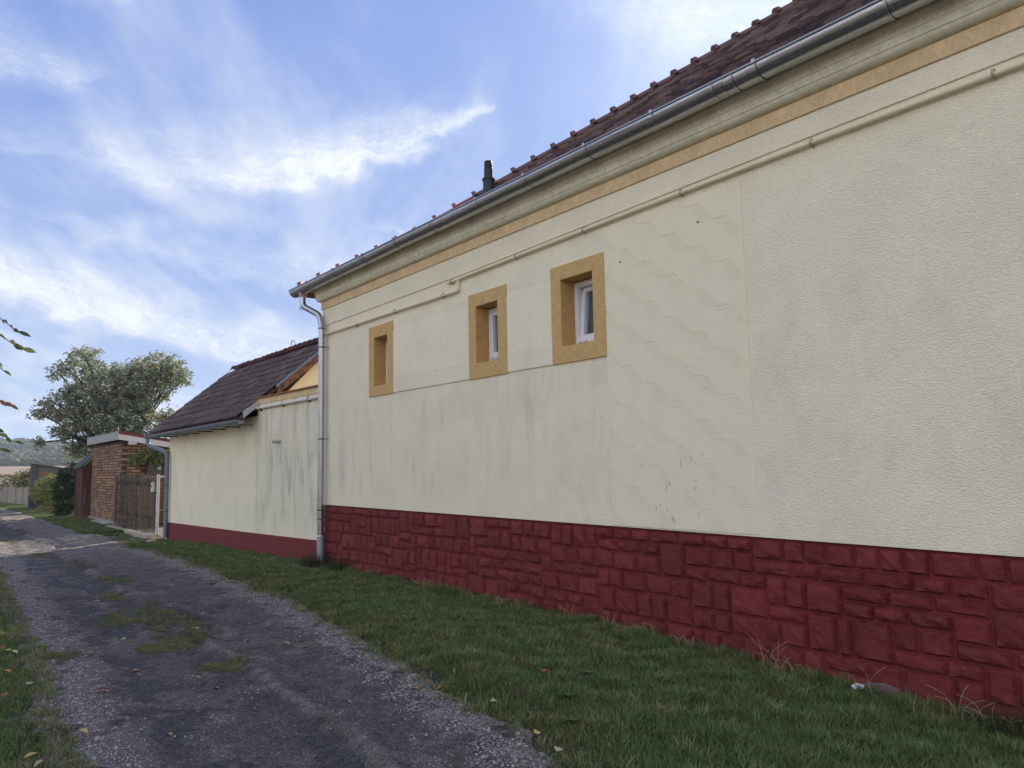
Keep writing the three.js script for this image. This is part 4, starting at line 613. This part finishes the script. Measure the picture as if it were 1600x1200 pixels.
{
  const w = thing('ruined_wall', 'broken brick wall end with a grey rendered pier and sloping coping', 'wall', [5.7, -0.1, -46]);
  part('pier', cbx(4.84, 5.12, -0.3, 2.17, -46.25, -45.9, 0.02), mat([0.2, 0.19, 0.18], 0.95, { map: rep(mottle, 1, 1), bumpMap: rep(rockBump, 1, 1), bumpScale: 0.03 }), w);
  part('wall', (() => { const s = new THREE.Shape([[5.125, -0.3], [7.2, -0.3], [7.2, 1.72], [5.125, 2.13]].map((p) => new THREE.Vector2(...p))), g = new THREE.ExtrudeGeometry(s, { depth: 0.22, bevelEnabled: false }); g.translate(0, 0, -46.2); return metreUV(g); })(), mat([0.34, 0.28, 0.22], 0.95, { map: rep(mottle, 1, 1), bumpMap: rep(rockBump, 1, 1), bumpScale: 0.03 }), w);
  part('coping', sweepZ([[4.8, 2.175], [5.14, 2.18], [7.2, 1.77], [7.2, 1.73], [5.14, 2.14], [4.8, 2.172]], -46.32, -45.84), mat([0.28, 0.26, 0.24], 0.95), w);
  const R = rng(6), bg = cbx(-0.13, 0.13, -0.04, 0.04, -0.02, 0.02, 0.006), m = mat([0.36, 0.15, 0.09], 0.9); for (let r = 0; r < 9; r++) for (let k = 0; k < 4; k++) if (R() < 0.75) place('brick', bg, m, w, [5.28 + k * 0.28 + (r % 2) * 0.12, 0.85 + r * 0.1, -45.975]);
  const s2 = thing('stacked_sheets', 'dark slabs leaning and stacked at the foot of the grey pier', 'slabs', [4.95, -0.1, -45.6]); for (const [y, x] of [[-0.1, 4.72], [0.12, 4.75], [0.36, 4.73]]) part('slab', cbx(x, x + 0.42, y, y + 0.2, -45.8, -45.3, 0.02), mat([0.05, 0.055, 0.07], 0.8), s2);
}
{ // pale slat fence far along the lane
  const f = thing('slat_fence', 'sun-bleached wooden slat fence beyond the ruined wall, beside the grass', 'fence', [4.8, -0.1, -55.5]), R = rng(12), pm = [[0.34, 0.3, 0.25], [0.28, 0.25, 0.21], [0.4, 0.34, 0.27]].map((c) => mat(c, 0.9)), n = 34, A = [5.36, -51.6], D = [3.6, -66];
  for (let i = 0; i < n; i++) { const t = i / (n - 1), x = lerp(A[0], D[0], t), z = lerp(A[1], D[1], t), g = bx(-0.012, 0.012, -0.05, 0.98 + 0.1 * R(), -0.13, 0.13); g.rotateY(0.12).translate(x, base(z), z); part('slat', g, pm[Math.floor(R() * 3)], f); }
  for (const y of [0.25, 0.8]) part('rail', rod([A[0] + 0.04, base(A[1]) + y, A[1]], [D[0] + 0.04, base(D[1]) + y, D[1]], 0.035), pm[1], f);
  for (const [x, z, h] of [[5.42, -51.3, 0.95], [5.62, -53.5, 1.4], [5.8, -54.6, 1.38]]) part('post', rod([x, -0.2, z], [x, base(z) + h, z], 0.11, 0.1, 10), mat([0.12, 0.1, 0.085], 0.95), f);
}

// ------------------------------------------------------------------ foliage
const leafMat = (c, t = 0.35) => new THREE.MeshPhysicalMaterial({ color: col(...c), roughness: 0.85, transmission: t, thickness: 0, side: THREE.DoubleSide });
function leafGeo(L, W, fold = 0.25) { // pointed leaf along +x, folded on its midrib
  const xs = [0, 0.25, 0.55, 0.82, 1], ws = [0.04, 0.8, 1, 0.55, 0.02], rows = xs.map((x, i) => [-1, 0, 1].map((s) => [x * L, -0.12 * L * x * x + (s ? fold * ws[i] * W * 0.5 : 0), s * ws[i] * W * 0.5])); return quadSheet(rows);
}
function sprig(R, n, L, W, spread) { const l = []; for (let i = 0; i < n; i++) { const g = leafGeo(L * (0.7 + 0.6 * R()), W * (0.8 + 0.4 * R())); g.rotateZ((R() - 0.6) * 1.6); g.rotateX((R() - 0.5) * 1.6); g.rotateY(R() * 6.283); g.translate((R() - 0.5) * spread, (R() - 0.5) * spread, (R() - 0.5) * spread); l.push(g); } return join(l); }
const UP = new THREE.Vector3(0, 1, 0);
function scatter(name, geo, material, list, parent, colours, seed) { // list of [x, y, z, scale]
  const R = rng(seed), im = new THREE.InstancedMesh(geo, material, list.length), o = new THREE.Object3D(), wp = parent === scene ? new THREE.Vector3() : worldPos(parent);
  list.forEach((p, i) => { o.position.set(p[0] - wp.x, p[1] - wp.y, p[2] - wp.z); o.rotation.set((R() - 0.5) * 0.9, R() * 6.283, (R() - 0.5) * 0.9); o.scale.setScalar(p[3]); o.updateMatrix(); im.setMatrixAt(i, o.matrix); const c = colours[Math.floor(R() * colours.length)], k = 0.75 + 0.5 * R(); im.setColorAt(i, col(c[0] * k, c[1] * k, c[2] * k)); });
  im.name = parent === scene ? numbered(name) : childName(parent, name); im.castShadow = im.receiveShadow = true; parent.add(im); return im;
}
function lobePoints(R, lobes, per, squash = 0.85, hole = 0.1) { const out = []; for (const [x, y, z, r] of lobes) { const n = Math.round(per * r * r); for (let i = 0; i < n; i++) { const a = R() * 6.283, u = R() * 2 - 1, q = Math.sqrt(1 - u * u), k = r * (0.45 + 0.6 * Math.sqrt(R())) * (1 + 0.25 * n3(x + q * Math.cos(a) * 2, y + u * 2, z + q * Math.sin(a) * 2)); const p = [x + q * Math.cos(a) * k, y + u * k * squash, z + q * Math.sin(a) * k]; if (n3(p[0] * 1.5, p[1] * 1.5, p[2] * 1.5) < -0.35 + hole) continue; out.push([...p, 0.7 + 0.6 * R()]); } } return out; }
{ // the big spreading tree behind the brick shed
  const t = thing('broad_tree', 'big spreading grey-green tree rising behind the flat-roofed brick shed', 'tree', [8.8, -0.1, -48]), R = rng(40);
  const F = [[12.0, 7.5, 0.9], [11.2, 8.1, 0.75], [10.2, 7.7, 0.8], [9.2, 7.35, 0.75], [7.3, 8.05, 0.75], [6.5, 7.5, 0.6], [8.0, 7.5, 0.7], [8.9, 6.7, 1.0], [10.0, 6.4, 1.0], [11.3, 6.3, 0.75], [7.4, 6.4, 0.85], [6.6, 6.0, 0.6], [6.0, 5.3, 0.75], [5.35, 4.7, 0.5], [7.0, 4.9, 1.0], [8.5, 5.2, 1.2], [10.2, 5.1, 1.05], [11.7, 5.0, 0.6], [6.1, 3.7, 0.55], [7.2, 3.3, 0.6], [8.3, 3.6, 0.9], [9.7, 3.6, 0.95], [12.7, 6.9, 0.5], [11.2, 3.9, 0.7], [5.6, 3.2, 0.35], [6.9, 2.7, 0.4]];
  const lobes = []; for (const [x, y, r] of F) for (const dz of r > 0.8 ? [-1.6, 0, 1.6] : r > 0.55 ? [-0.8, 0.8] : [0]) lobes.push([x + (R() - 0.5) * 0.5, y + (R() - 0.5) * 0.4 - Math.abs(dz) * 0.15, -48 + dz + (R() - 0.5) * 1.4, r * (0.85 + 0.25 * R())]);
  const fork = [8.9, 2.4, -48], br = [rod([8.8, -0.3, -48], fork, 0.36, 0.27, 10)], mids = [[7.3, 4.3, -48.3], [8.3, 5.0, -47.4], [9.8, 4.9, -48.5], [10.6, 4.6, -47.6], [7.0, 3.6, -47.5]];
  for (const m of mids) br.push(tube([fork, [lerp(fork[0], m[0], 0.5), lerp(fork[1], m[1], 0.6), lerp(fork[2], m[2], 0.5)], m], 0.14, 6, 8));
  for (const l of lobes) { let m = mids[0], d = 1e9; for (const q of mids) { const e = Math.hypot(q[0] - l[0], q[1] - l[1], q[2] - l[2]); if (e < d) { d = e; m = q; } } br.push(tube([m, [lerp(m[0], l[0], 0.5) + (R() - 0.5) * 0.4, lerp(m[1], l[1], 0.6), lerp(m[2], l[2], 0.5)], [l[0], l[1], l[2]]], 0.045, 5, 6)); for (let i = 0; i < 7; i++) { const a = R() * 6.28, u = R() * 1.6 - 0.6, k = l[3] * 1.0; br.push(rod([l[0], l[1] - 0.1, l[2]], [l[0] + Math.cos(a) * k, l[1] + u * k, l[2] + Math.sin(a) * k], 0.022, 0.008, 4)); } }
  part('trunk', br, mat([0.075, 0.062, 0.05], 0.95, { bumpMap: rep(rockBump, 2, 2), bumpScale: 0.02 }), t);
  const c = scatter('crown', sprig(R, 7, 0.17, 0.085, 0.26), leafMat([1, 1, 1], 0.45), lobePoints(R, lobes, 185, 0.85, 0.26), t, [[0.26, 0.32, 0.19], [0.3, 0.35, 0.21], [0.34, 0.34, 0.2], [0.21, 0.26, 0.15], [0.36, 0.3, 0.18]], 41); c.userData.kind = 'stuff';
}
function bush(name, label, cat, pos, lobes, per, L, colours, seed, trans = 0.3) { const R = rng(seed), b = thing(name, label, cat, pos), st = []; for (const l of lobes) st.push(rod([pos[0] + (R() - 0.5) * 0.3, pos[1] - 0.05, pos[2] + (R() - 0.5) * 0.3], [l[0], l[1], l[2]], 0.02, 0.008, 5)); part('stem', st, mat([0.09, 0.07, 0.05], 0.95), b); const f = scatter('foliage', sprig(R, 8, L, L * 0.5, L * 1.6), leafMat([1, 1, 1], trans), lobePoints(R, lobes, per, 1, 0), b, colours, seed + 1); f.userData.kind = 'stuff'; return b; }
bush('ivy_bush', 'tall dark green bush beside the rusty lean-to', 'bush', [5.1, -0.1, -36.2], [[5.15, 1.55, -36.2, 0.42], [5.0, 1.0, -36.2, 0.42], [5.1, 0.45, -36.1, 0.42], [5.35, 1.8, -36.4, 0.3], [4.95, 0.15, -36.0, 0.3], [5.4, 1.1, -36.3, 0.4]], 1500, 0.085, [[0.035, 0.055, 0.02], [0.05, 0.075, 0.028]], 50, 0.15);
bush('yellow_bush', 'yellow-green spreading bush in front of the broken brick wall', 'bush', [5.3, -0.1, -41.5], [[4.95, 0.7, -41.6, 0.55], [5.3, 1.05, -41.6, 0.55], [5.7, 1.1, -41.4, 0.55], [5.1, 0.4, -41.3, 0.5], [5.6, 0.6, -41.4, 0.55], [6.1, 1.2, -41.8, 0.55], [6.1, 0.6, -41.6, 0.5], [6.5, 1.6, -42.0, 0.5], [6.9, 1.9, -42.0, 0.5]], 900, 0.10, [[0.3, 0.33, 0.06], [0.38, 0.37, 0.07], [0.2, 0.26, 0.06]], 54, 0.4);
bush('dry_shrub', 'dried tan stalks and seed heads at the foot of the yellow-green bush', 'shrub', [5.35, -0.1, -39.2], [[5.05, 0.2, -39.4, 0.3], [5.4, 0.3, -39.2, 0.38], [5.8, 0.35, -39.0, 0.4], [5.3, 0.1, -38.8, 0.3]], 900, 0.07, [[0.26, 0.2, 0.12], [0.2, 0.15, 0.08], [0.14, 0.12, 0.05]], 58, 0.2);
bush('golden_shrub', 'small golden shrub behind the pale slat fence', 'shrub', [5.5, -0.1, -58], [[5.1, 1.0, -58, 0.6], [5.7, 1.3, -58.5, 0.6], [6.2, 0.9, -58.2, 0.6], [6.4, 1.7, -58.8, 0.45]], 330, 0.14, [[0.22, 0.2, 0.06], [0.17, 0.18, 0.06]], 62, 0.4);
bush('field_bush', 'round dark bush standing alone in the tan field beyond the fence', 'bush', [5.2, 0.1, -95], [[5.3, 1.0, -95, 1.1], [5.7, 1.7, -95, 0.9], [4.6, 0.8, -95, 0.9]], 120, 0.2, [[0.05, 0.06, 0.025]], 66, 0.2);
bush('vine', 'leafy vine lit by the sun above the shed window', 'vine', [6.4, 2.1, -28.3], [[5.95, 2.06, -28.2, 0.16], [6.2, 2.12, -28.2, 0.17], [6.45, 2.16, -28.15, 0.17], [6.7, 2.2, -28.15, 0.18], [6.9, 2.18, -28.15, 0.16], [6.6, 2.02, -28.2, 0.14], [7.1, 2.2, -28.2, 0.18]], 1500, 0.1, [[0.16, 0.24, 0.05], [0.36, 0.36, 0.08], [0.08, 0.14, 0.03]], 70, 0.5);
{ // walnut at the left whose outer twigs hang into view
  const t = thing('walnut_tree', 'walnut tree left of the lane, its leafy twig ends hanging in at the left edge', 'tree', [-1.7, -0.05, -10.2]), R = rng(80);
  part('trunk', [rod([-1.7, -0.2, -10.2], [-1.6, 2.2, -10.1], 0.17, 0.13, 10), tube([[-1.6, 2.1, -10.1], [-0.9, 3.2, -9.7], [0.1, 3.7, -9.1], [0.5, 3.35, -8.95]], 0.045, 7, 14), tube([[-1.6, 2.15, -10.1], [-0.9, 2.7, -9.6], [-0.1, 2.75, -9.1], [0.45, 2.45, -8.95]], 0.035, 7, 14), tube([[-1.6, 2.1, -10.1], [-2.2, 3.2, -10.6], [-2.4, 4.4, -10.6]], 0.07, 7, 10), tube([[-1.6, 2.1, -10.1], [-1.4, 3.5, -10.4], [-0.9, 4.6, -10.4]], 0.06, 7, 10)], mat([0.1, 0.085, 0.07], 0.95, { bumpMap: rep(rockBump, 3, 3), bumpScale: 0.015 }), t);
  const c = scatter('crown', sprig(R, 7, 0.13, 0.055, 0.25), leafMat([1, 1, 1], 0.35), lobePoints(R, [[-2.4, 4.6, -10.6, 1.0], [-1.0, 4.9, -10.5, 0.9], [-1.8, 3.7, -10.9, 0.9], [-0.9, 3.7, -9.9, 0.6], [-2.9, 3.5, -10.2, 0.8], [-0.35, 3.75, -9.35, 0.5], [-0.5, 2.85, -9.4, 0.42], [-0.9, 3.1, -9.7, 0.45], [-0.1, 3.55, -9.2, 0.3]], 300), t, [[0.05, 0.075, 0.025], [0.07, 0.085, 0.03], [0.12, 0.09, 0.03]], 81); c.userData.kind = 'stuff';
  const lg = [leafGeo(0.105, 0.045), leafGeo(0.09, 0.036, 0.4), leafGeo(0.12, 0.05, 0.15)], gm = [leafMat([0.08, 0.1, 0.035], 0.45), leafMat([0.11, 0.14, 0.04], 0.45)], brn = [leafMat([0.22, 0.09, 0.035]), leafMat([0.16, 0.07, 0.03])];
  const sprays = [[[0.45, 3.3, -8.95], [0.62, 3.13, -8.88], [0.76, 3.0, -8.8], 0, 9], [[0.45, 3.1, -8.95], [0.66, 2.93, -8.85], [0.8, 2.83, -8.76], 0, 8], [[0.4, 2.85, -8.95], [0.58, 2.72, -8.9], [0.66, 2.62, -8.88], 0, 5], [[0.42, 2.48, -8.95], [0.6, 2.36, -8.9], [0.73, 2.29, -8.87], 1, 12], [[0.4, 2.4, -8.95], [0.58, 2.08, -8.95], [0.78, 1.93, -8.9], 0, 7], [[0.4, 2.3, -8.95], [0.56, 2.0, -8.98], [0.66, 1.86, -8.95], 0, 5]];
  for (const [a, b, d, kind, n] of sprays) { const tw = part('twig', [tube([a, b, d], 0.004, 5, 10)], mat([0.1, 0.08, 0.05], 0.9), t), cv = new THREE.CatmullRomCurve3([a, b, d].map((p) => new THREE.Vector3(...p)));
    for (let i = 0; i < n; i++) { const u = 0.15 + 0.85 * (i / (n - 1)), p = cv.getPoint(u), side = i === n - 1 ? 0 : i % 2 ? 1 : -1, o = place('leaf', lg[Math.floor(R() * 3)], (kind ? brn : gm)[Math.floor(R() * 2)], tw, [p.x, p.y, p.z]); o.rotation.order = 'YZX'; o.rotation.set((R() < 0.5 ? 1 : -1) * (0.5 + 0.8 * R()), -0.1 + side * (0.7 + 0.5 * R()), -0.15 - 0.45 * R()); o.scale.setScalar(kind ? 0.8 : 1.05); } }
}
// woods on the far hill, hedgerow along the top of the field
{
  const R = rng(90), g = new THREE.IcosahedronGeometry(1, 2); const p = g.attributes.position; for (let i = 0; i < p.count; i++) { const k = 1 + 0.28 * n3(p.getX(i) * 2, p.getY(i) * 2, p.getZ(i) * 2) + 0.16 * n3(p.getX(i) * 6, p.getY(i) * 6, p.getZ(i) * 6); p.setXYZ(i, p.getX(i) * k, p.getY(i) * k, p.getZ(i) * k); } g.computeVertexNormals();
  const list = []; for (let i = 0; i < 26000; i++) { const a = (-25 + 75 * R()) * DEG, d = 560 + 640 * Math.sqrt(R()), x = Math.sin(a) * d, z = -Math.cos(a) * d, open = n2(x * 0.006, z * 0.006 + 4); if (open > 0.18 && R() < 0.96) continue; const s = (2.2 + 2.6 * R()); list.push([x, H(x, z) + s * 0.6, z, s]); }
  for (let i = 0; i < 2600; i++) { const a = (-25 + 75 * R()) * DEG, d = 500 + 34 * R(), x = Math.sin(a) * d, z = -Math.cos(a) * d, s = 1.4 + 1.5 * R(); list.push([x, H(x, z) + s * 0.6, z, s]); }
  tag(scatter('woods', g, mat([1, 1, 1], 1), list, scene, [[0.05, 0.07, 0.025], [0.065, 0.08, 0.03], [0.09, 0.085, 0.03], [0.11, 0.09, 0.035], [0.04, 0.06, 0.03]], 91), 'far woodland covering the hazy hill beyond the fields', 'woods', null, 'stuff');
  const hl = []; for (let i = 0; i < 900; i++) { const a = (-20 + 60 * R()) * DEG, d = 195 + 5 * R(), x = Math.sin(a) * d, z = -Math.cos(a) * d, s = 0.35 + 0.4 * R() * R(); hl.push([x, H(x, z) + s * 0.4, z, s]); }
  tag(scatter('hedgerow', g, mat([1, 1, 1], 1), hl, scene, [[0.07, 0.075, 0.035], [0.1, 0.09, 0.045]], 92), 'low scrubby line crossing the tan field', 'hedgerow', null, 'stuff');
}
// ------------------------------------------------------------------ grass, gravel, weeds, fallen leaves
function clump(R, n, h, w, spread, lean = 0.5) { const l = []; for (let i = 0; i < n; i++) { const H1 = h * (0.55 + 0.75 * R()), a = R() * 6.283, b = lean * R() * H1, W = w * (0.7 + 0.6 * R()), ox = (R() - 0.5) * spread, oz = (R() - 0.5) * spread, ca = Math.cos(a), sa = Math.sin(a), P = (t, s) => [ox + ca * b * t * t - sa * W * 0.5 * s, H1 * (t - 0.15 * t * t), oz + sa * b * t * t + ca * W * 0.5 * s]; l.push(quadSheet([[P(0, -1), P(0, 1)], [P(0.55, -0.8), P(0.55, 0.8)], [P(1, -0.1), P(1, 0.1)]])); } return join(l); }
const grassMat = new THREE.MeshPhysicalMaterial({ color: 0xffffff, roughness: 0.8, transmission: 0.2, thickness: 0, side: THREE.DoubleSide });
{
  const R = rng(100), G1 = clump(R, 14, 0.042, 0.0042, 0.075, 0.9), groups = {}, green = [[0.10, 0.165, 0.028], [0.13, 0.19, 0.04], [0.07, 0.125, 0.022], [0.155, 0.195, 0.048]], dry = [[0.27, 0.22, 0.1], [0.33, 0.26, 0.13], [0.2, 0.17, 0.07]];
  const field = (name, label, n, pick, seed, geo, hs) => { const Q = rng(seed), pos = [], cs = []; for (let i = 0; i < n; i++) { const q = pick(Q); if (!q) continue; const [x, z, d, s] = q; pos.push([x, z, s * hs * (0.7 + 0.6 * Q())]); const src = Q() < d ? dry : green, c = src[Math.floor(Q() * src.length)], k = 0.75 + 0.5 * Q(); cs.push(col(c[0] * k, c[1] * k, c[2] * k)); }
    const im = new THREE.InstancedMesh(geo, grassMat, pos.length), o = new THREE.Object3D(); pos.forEach(([x, z, s], i) => { o.position.set(x, H(x, z) - 0.004, z); if (x > roadL(z) && x < roadR(z)) o.position.y = roadH(x, z) + 0.002; o.rotation.set(0, Q() * 6.283, 0); o.scale.set(s, s, s); o.updateMatrix(); im.setMatrixAt(i, o.matrix); im.setColorAt(i, cs[i]); }); im.name = numbered(name); im.receiveShadow = im.castShadow = true; scene.add(im); return tag(im, label, 'grass', null, 'stuff'); };
  const zNear = (Q) => { const t = Q(); return -1.2 - 26 * Math.pow(t, 1.9); };
  field('grass', 'mown green grass strip between the lane and the red stone plinth', 90000, (Q) => { const z = zNear(Q), a = roadR(z) - 0.1, b = z > -12.5 ? 5.62 : 5.58, x = lerp(a, b, Q()), e = x - roadR(z), drive = z < -19.6 && z > -26.2 && x > 4; if (drive && n2(x * 2, z * 2) < 0.45) return null; const edge = sstep(0.35, -0.05, e + 0.18 * n2(x * 3, z * 3)); if (edge > 0.5 && Q() < edge * 0.75) return null; const pn = n2(x * 0.9, z * 0.9) * 0.6 + n2(x * 3, z * 3) * 0.4; if (n2(x * 2.3 + 11, z * 2.3) + 0.5 * n2(x * 8, z * 8) > 0.75 && Q() < 0.75) return null; return [x, z, 0.1 + 0.4 * edge + 0.38 * sstep(0.15, 0.7, pn), 1 + 0.7 * sstep(0, 0.8, n2(x * 2.6 + 7, z * 2.6)) - 0.4 * edge]; }, 101, G1, 1);
  field('grass', 'shaded grass with fallen leaves at the left edge of the lane', 34000, (Q) => { const z = -2.4 - 16 * Math.pow(Q(), 1.7), b = roadL(z) + 0.1, x = b - 2.1 * Math.pow(Q(), 1.5), e = roadL(z) - x, edge = sstep(0.2, -0.08, e + 0.1 * n2(x * 4, z * 4)); if (Q() < edge * 0.7) return null; return [x, z, 0.12 + 0.3 * edge + 0.3 * sstep(0.1, 0.6, n2(x * 1.8, z * 1.8)), 0.85]; }, 102, G1, 1);
  field('grass', 'mossy grass patches along the middle of the lane', 24000, (Q) => { const m = MOSS[Math.floor(Q() * MOSS.length)], x = m[0] + (Q() * 2 - 1) * m[2] * 1.2, z = m[1] + (Q() * 2 - 1) * m[3] * 1.2; if (moss(x, z) < 0.05 + 0.55 * Q()) return null; return [x, z, 0.55, 0.3 + 0.3 * sstep(0.2, 0.9, moss(x, z))]; }, 103, G1, 1);
  field('grass', 'far verge grass by the brick shed and beyond', 42000, (Q) => { const z = -26 - 44 * Q() ** 1.3, right = Q() < 0.7, x = right ? lerp(roadR(z) - 0.15, 6.2, Q()) : roadL(z) - 3 * Q() + 0.1; if (z > -34 && x > 5.5) return null; return [x, z, 0.12 + 0.2 * sstep(0, 0.6, n2(x, z)), 1.6]; }, 104, G1, 1);
  // taller untrimmed grass hard against the plinth and round the downpipe
  const G2 = clump(rng(105), 12, 0.13, 0.004, 0.09, 0.9);
  field('grass', 'longer untrimmed grass along the foot of the plinth', 2600, (Q) => { const z = -1.3 - 11.4 * Q(), x = 5.6 - 0.16 * Q() ** 1.6; if (n2(z * 1.1, 3) + 0.5 * n2(z * 4, 1) < -0.15) return null; return [x, z, 0.35, 0.75]; }, 106, G2, 1);
  const tuft = clump(rng(107), 420, 0.26, 0.005, 0.42, 1.5), tm2 = new THREE.MeshStandardMaterial({ color: col(0.045, 0.06, 0.02), roughness: 0.9, side: THREE.DoubleSide });
  for (const [x, z, s, label] of [[5.42, -12.3, 1.15, 'dark tuft of long grass round the foot of the corner downpipe'], [5.5, -11.6, 0.8, 'dark grass tuft against the plinth just right of the downpipe'], [5.5, -2.0, 0.8, 'dark grass tuft at the right edge below the plinth']]) { const o = place('grass_tuft', tuft, tm2, scene, [x, H(x, z) - 0.01, z]); o.scale.setScalar(s); tag(o, label, 'grass tuft'); }
  // dry straw stalks
  const st = [], Q = rng(110); for (const [z, n, h] of [[-9.9, 5, 0.12], [-9.0, 22, 0.2], [-8.75, 12, 0.26], [-7.9, 10, 0.16], [-7.3, 24, 0.17], [-7.0, 16, 0.2], [-6.1, 9, 0.3], [-5.6, 8, 0.28], [-5.3, 20, 0.16], [-5.0, 6, 0.26], [-4.6, 18, 0.15], [-3.75, 9, 0.36], [-3.6, 16, 0.2], [-3.4, 9, 0.14], [-2.9, 4, 0.3], [-2.25, 9, 0.34], [-2.1, 14, 0.2], [-1.8, 10, 0.15]]) for (let i = 0; i < n; i++) { const zz = z + (Q() - 0.5) * 0.22, x = 5.5 - 0.08 * Q(), y = H(x, zz), hh = h * (0.3 + 0.55 * Q()), dx = (Q() - 0.7) * hh * 0.9, dz = (Q() - 0.5) * hh * 1.7; st.push(tube([[x, y, zz], [x + dx * 0.3, y + hh * 0.6, zz + dz * 0.35], [x + dx, y + hh * (0.7 + 0.3 * Q()), zz + dz]], 0.0016 + 0.0008 * Q(), 4, 5)); }
  tag(part('dry_weeds', st, mat([0.36, 0.25, 0.14], 0.9)), 'dry straw-coloured stalks sprouting along the foot of the red plinth', 'weeds', null, 'stuff');
  // broad-leaved weeds in the lawn
  const rosette = (() => { const l = [], q = rng(120); for (let i = 0; i < 9; i++) { const g = leafGeo(0.075 * (0.7 + 0.5 * q()), 0.035); g.rotateZ(0.35 + 0.3 * q()); g.rotateY((i / 9) * 6.283 + q() * 0.4); l.push(g); } return join(l); })(), wm = new THREE.MeshStandardMaterial({ color: col(0.06, 0.11, 0.035), roughness: 0.7, side: THREE.DoubleSide });
  [[3.62, -4.1, 'leafy green weed in the grass near the lane edge, lower right'], [3.35, -3.75, 'broad-leaved weed at the gravel edge nearest the camera'], [4.1, -4.4, 'flat green weed in the middle of the lawn']].forEach(([x, z, l]) => tag(place('weed', rosette, wm, scene, [x, H(x, z) + 0.02, z]), l, 'weed'));
}
{
  const R = rng(130), g = new THREE.DodecahedronGeometry(1, 0), p = g.attributes.position; for (let i = 0; i < p.count; i++) { const k = 1 + 0.25 * n3(p.getX(i) * 3, p.getY(i) * 3, p.getZ(i) * 3); p.setXYZ(i, p.getX(i) * k, p.getY(i) * k * 0.62, p.getZ(i) * k); } g.computeVertexNormals();
  const pos = []; for (let i = 0; i < 120000; i++) { const z = -2.2 - 22 * Math.pow(R(), 2.1), L = roadL(z), W = roadR(z) - L, u = R(), x = L + u * W, edge = sstep(0.8, 0.93, u + 0.04 * n2(z * 3, 1)) + sstep(0.24, 0.08, u), pt = sstep(0.15, 0.5, fbm2(x * 1.7, z * 1.1, 5)) * 0.5; if (R() > 0.08 + edge + pt || moss(x, z) > 0.2) continue; const s = (0.0035 + 0.006 * R() * R() + (R() < 0.04 ? 0.008 * R() : 0)) * (edge > 0.4 ? 1.15 : 0.8); pos.push([x, Math.max(roadH(x, z) + 0.004, u > 0.985 || u < 0.015 ? H(x, z) : -9) + s * 0.2, z, s]); }
  tag(scatter('gravel', g, mat([1, 1, 1], 0.95), pos, scene, [[0.3, 0.27, 0.25], [0.19, 0.18, 0.18], [0.4, 0.35, 0.3], [0.25, 0.24, 0.26], [0.14, 0.135, 0.135], [0.34, 0.28, 0.24]], 131), 'loose grey gravel on the shoulders of the lane', 'gravel', null, 'stuff');
}
{
  const R = rng(140), spots = [[1.13, -10.36], [0.88, -9.06], [0.77, -8.72], [0.75, -8.46], [0.84, -8.35], [0.72, -7.50], [0.64, -6.82], [0.83, -7.09], [1.16, -6.56], [0.83, -6.21], [0.95, -5.58], [0.69, -5.71], [0.66, -5.32], [0.76, -5.16], [0.67, -5.14], [1.88, -6.45], [1.92, -6.16], [2.68, -9.28], [2.33, -8.28], [2.81, -6.98], [2.91, -6.76], [2.09, -8.61], [1.71, -8.52], [1.21, -8.48], [1.36, -5.24], [1.51, -7.11], [2.57, -7.50], [2.00, -11.17], [1.85, -6.25], [4.29, -5.76], [3.15, -4.89], [3.26, -4.46], [3.07, -4.44], [3.02, -4.04], [3.12, -3.78], [3.07, -3.60], [3.92, -4.64], [2.93, -5.02]];
  const gs = [leafGeo(0.075, 0.04, 0.5), leafGeo(0.06, 0.042, -0.6), leafGeo(0.085, 0.032, 0.7)], ms = [[0.42, 0.2, 0.06], [0.5, 0.33, 0.1], [0.28, 0.11, 0.04], [0.46, 0.36, 0.2], [0.45, 0.4, 0.12]].map((c) => mat(c, 0.75, { side: THREE.DoubleSide }));
  spots.forEach(([x, z], i) => { const onRoad = x > roadL(z) && x < roadR(z), y = (onRoad ? roadH(x, z) + 0.012 : H(x, z) + 0.045), gi = Math.floor(R() * 3), mi = Math.floor(R() * 5), o = place('fallen_leaf', gs[gi], ms[mi], scene, [x, y, z]); o.rotation.set((R() - 0.5) * 0.5, R() * 6.283, 0.1 + (R() - 0.5) * 0.4); o.scale.setScalar(0.8 + 0.5 * R());
    const where = onRoad ? 'on the grey lane' : x < 2 ? 'in the grass left of the lane' : 'in the grass strip below the plinth'; tag(o, ['orange-brown', 'golden', 'dark rust-red', 'tan', 'pale yellow'][mi] + [' folded', ' curled', ' narrow'][gi] + ' fallen leaf lying ' + where, 'fallen leaf', 'fallen leaves ' + where); });
  const s = new THREE.Shape([[0, 0], [0.07, 0.015], [0.085, 0.05], [0.03, 0.07], [-0.01, 0.04]].map((p) => new THREE.Vector2(...p))), pg = new THREE.ExtrudeGeometry(s, { depth: 0.004, bevelEnabled: false }); pg.rotateX(-1.1); pg.rotateY(-0.8);
  const pp = place('paper_scrap', pg, mat([0.75, 0.75, 0.76], 0.8), scene, [5.46, H(5.46, -3.05) + 0.03, -3.05]); tag(pp, 'small crumpled white scrap of paper in the grass at the plinth foot', 'paper scrap');
}
scene.fog = new THREE.FogExp2(new THREE.Color().setRGB(0.72, 0.8, 0.95), 0.0003);
renderer.render(scene, camera);
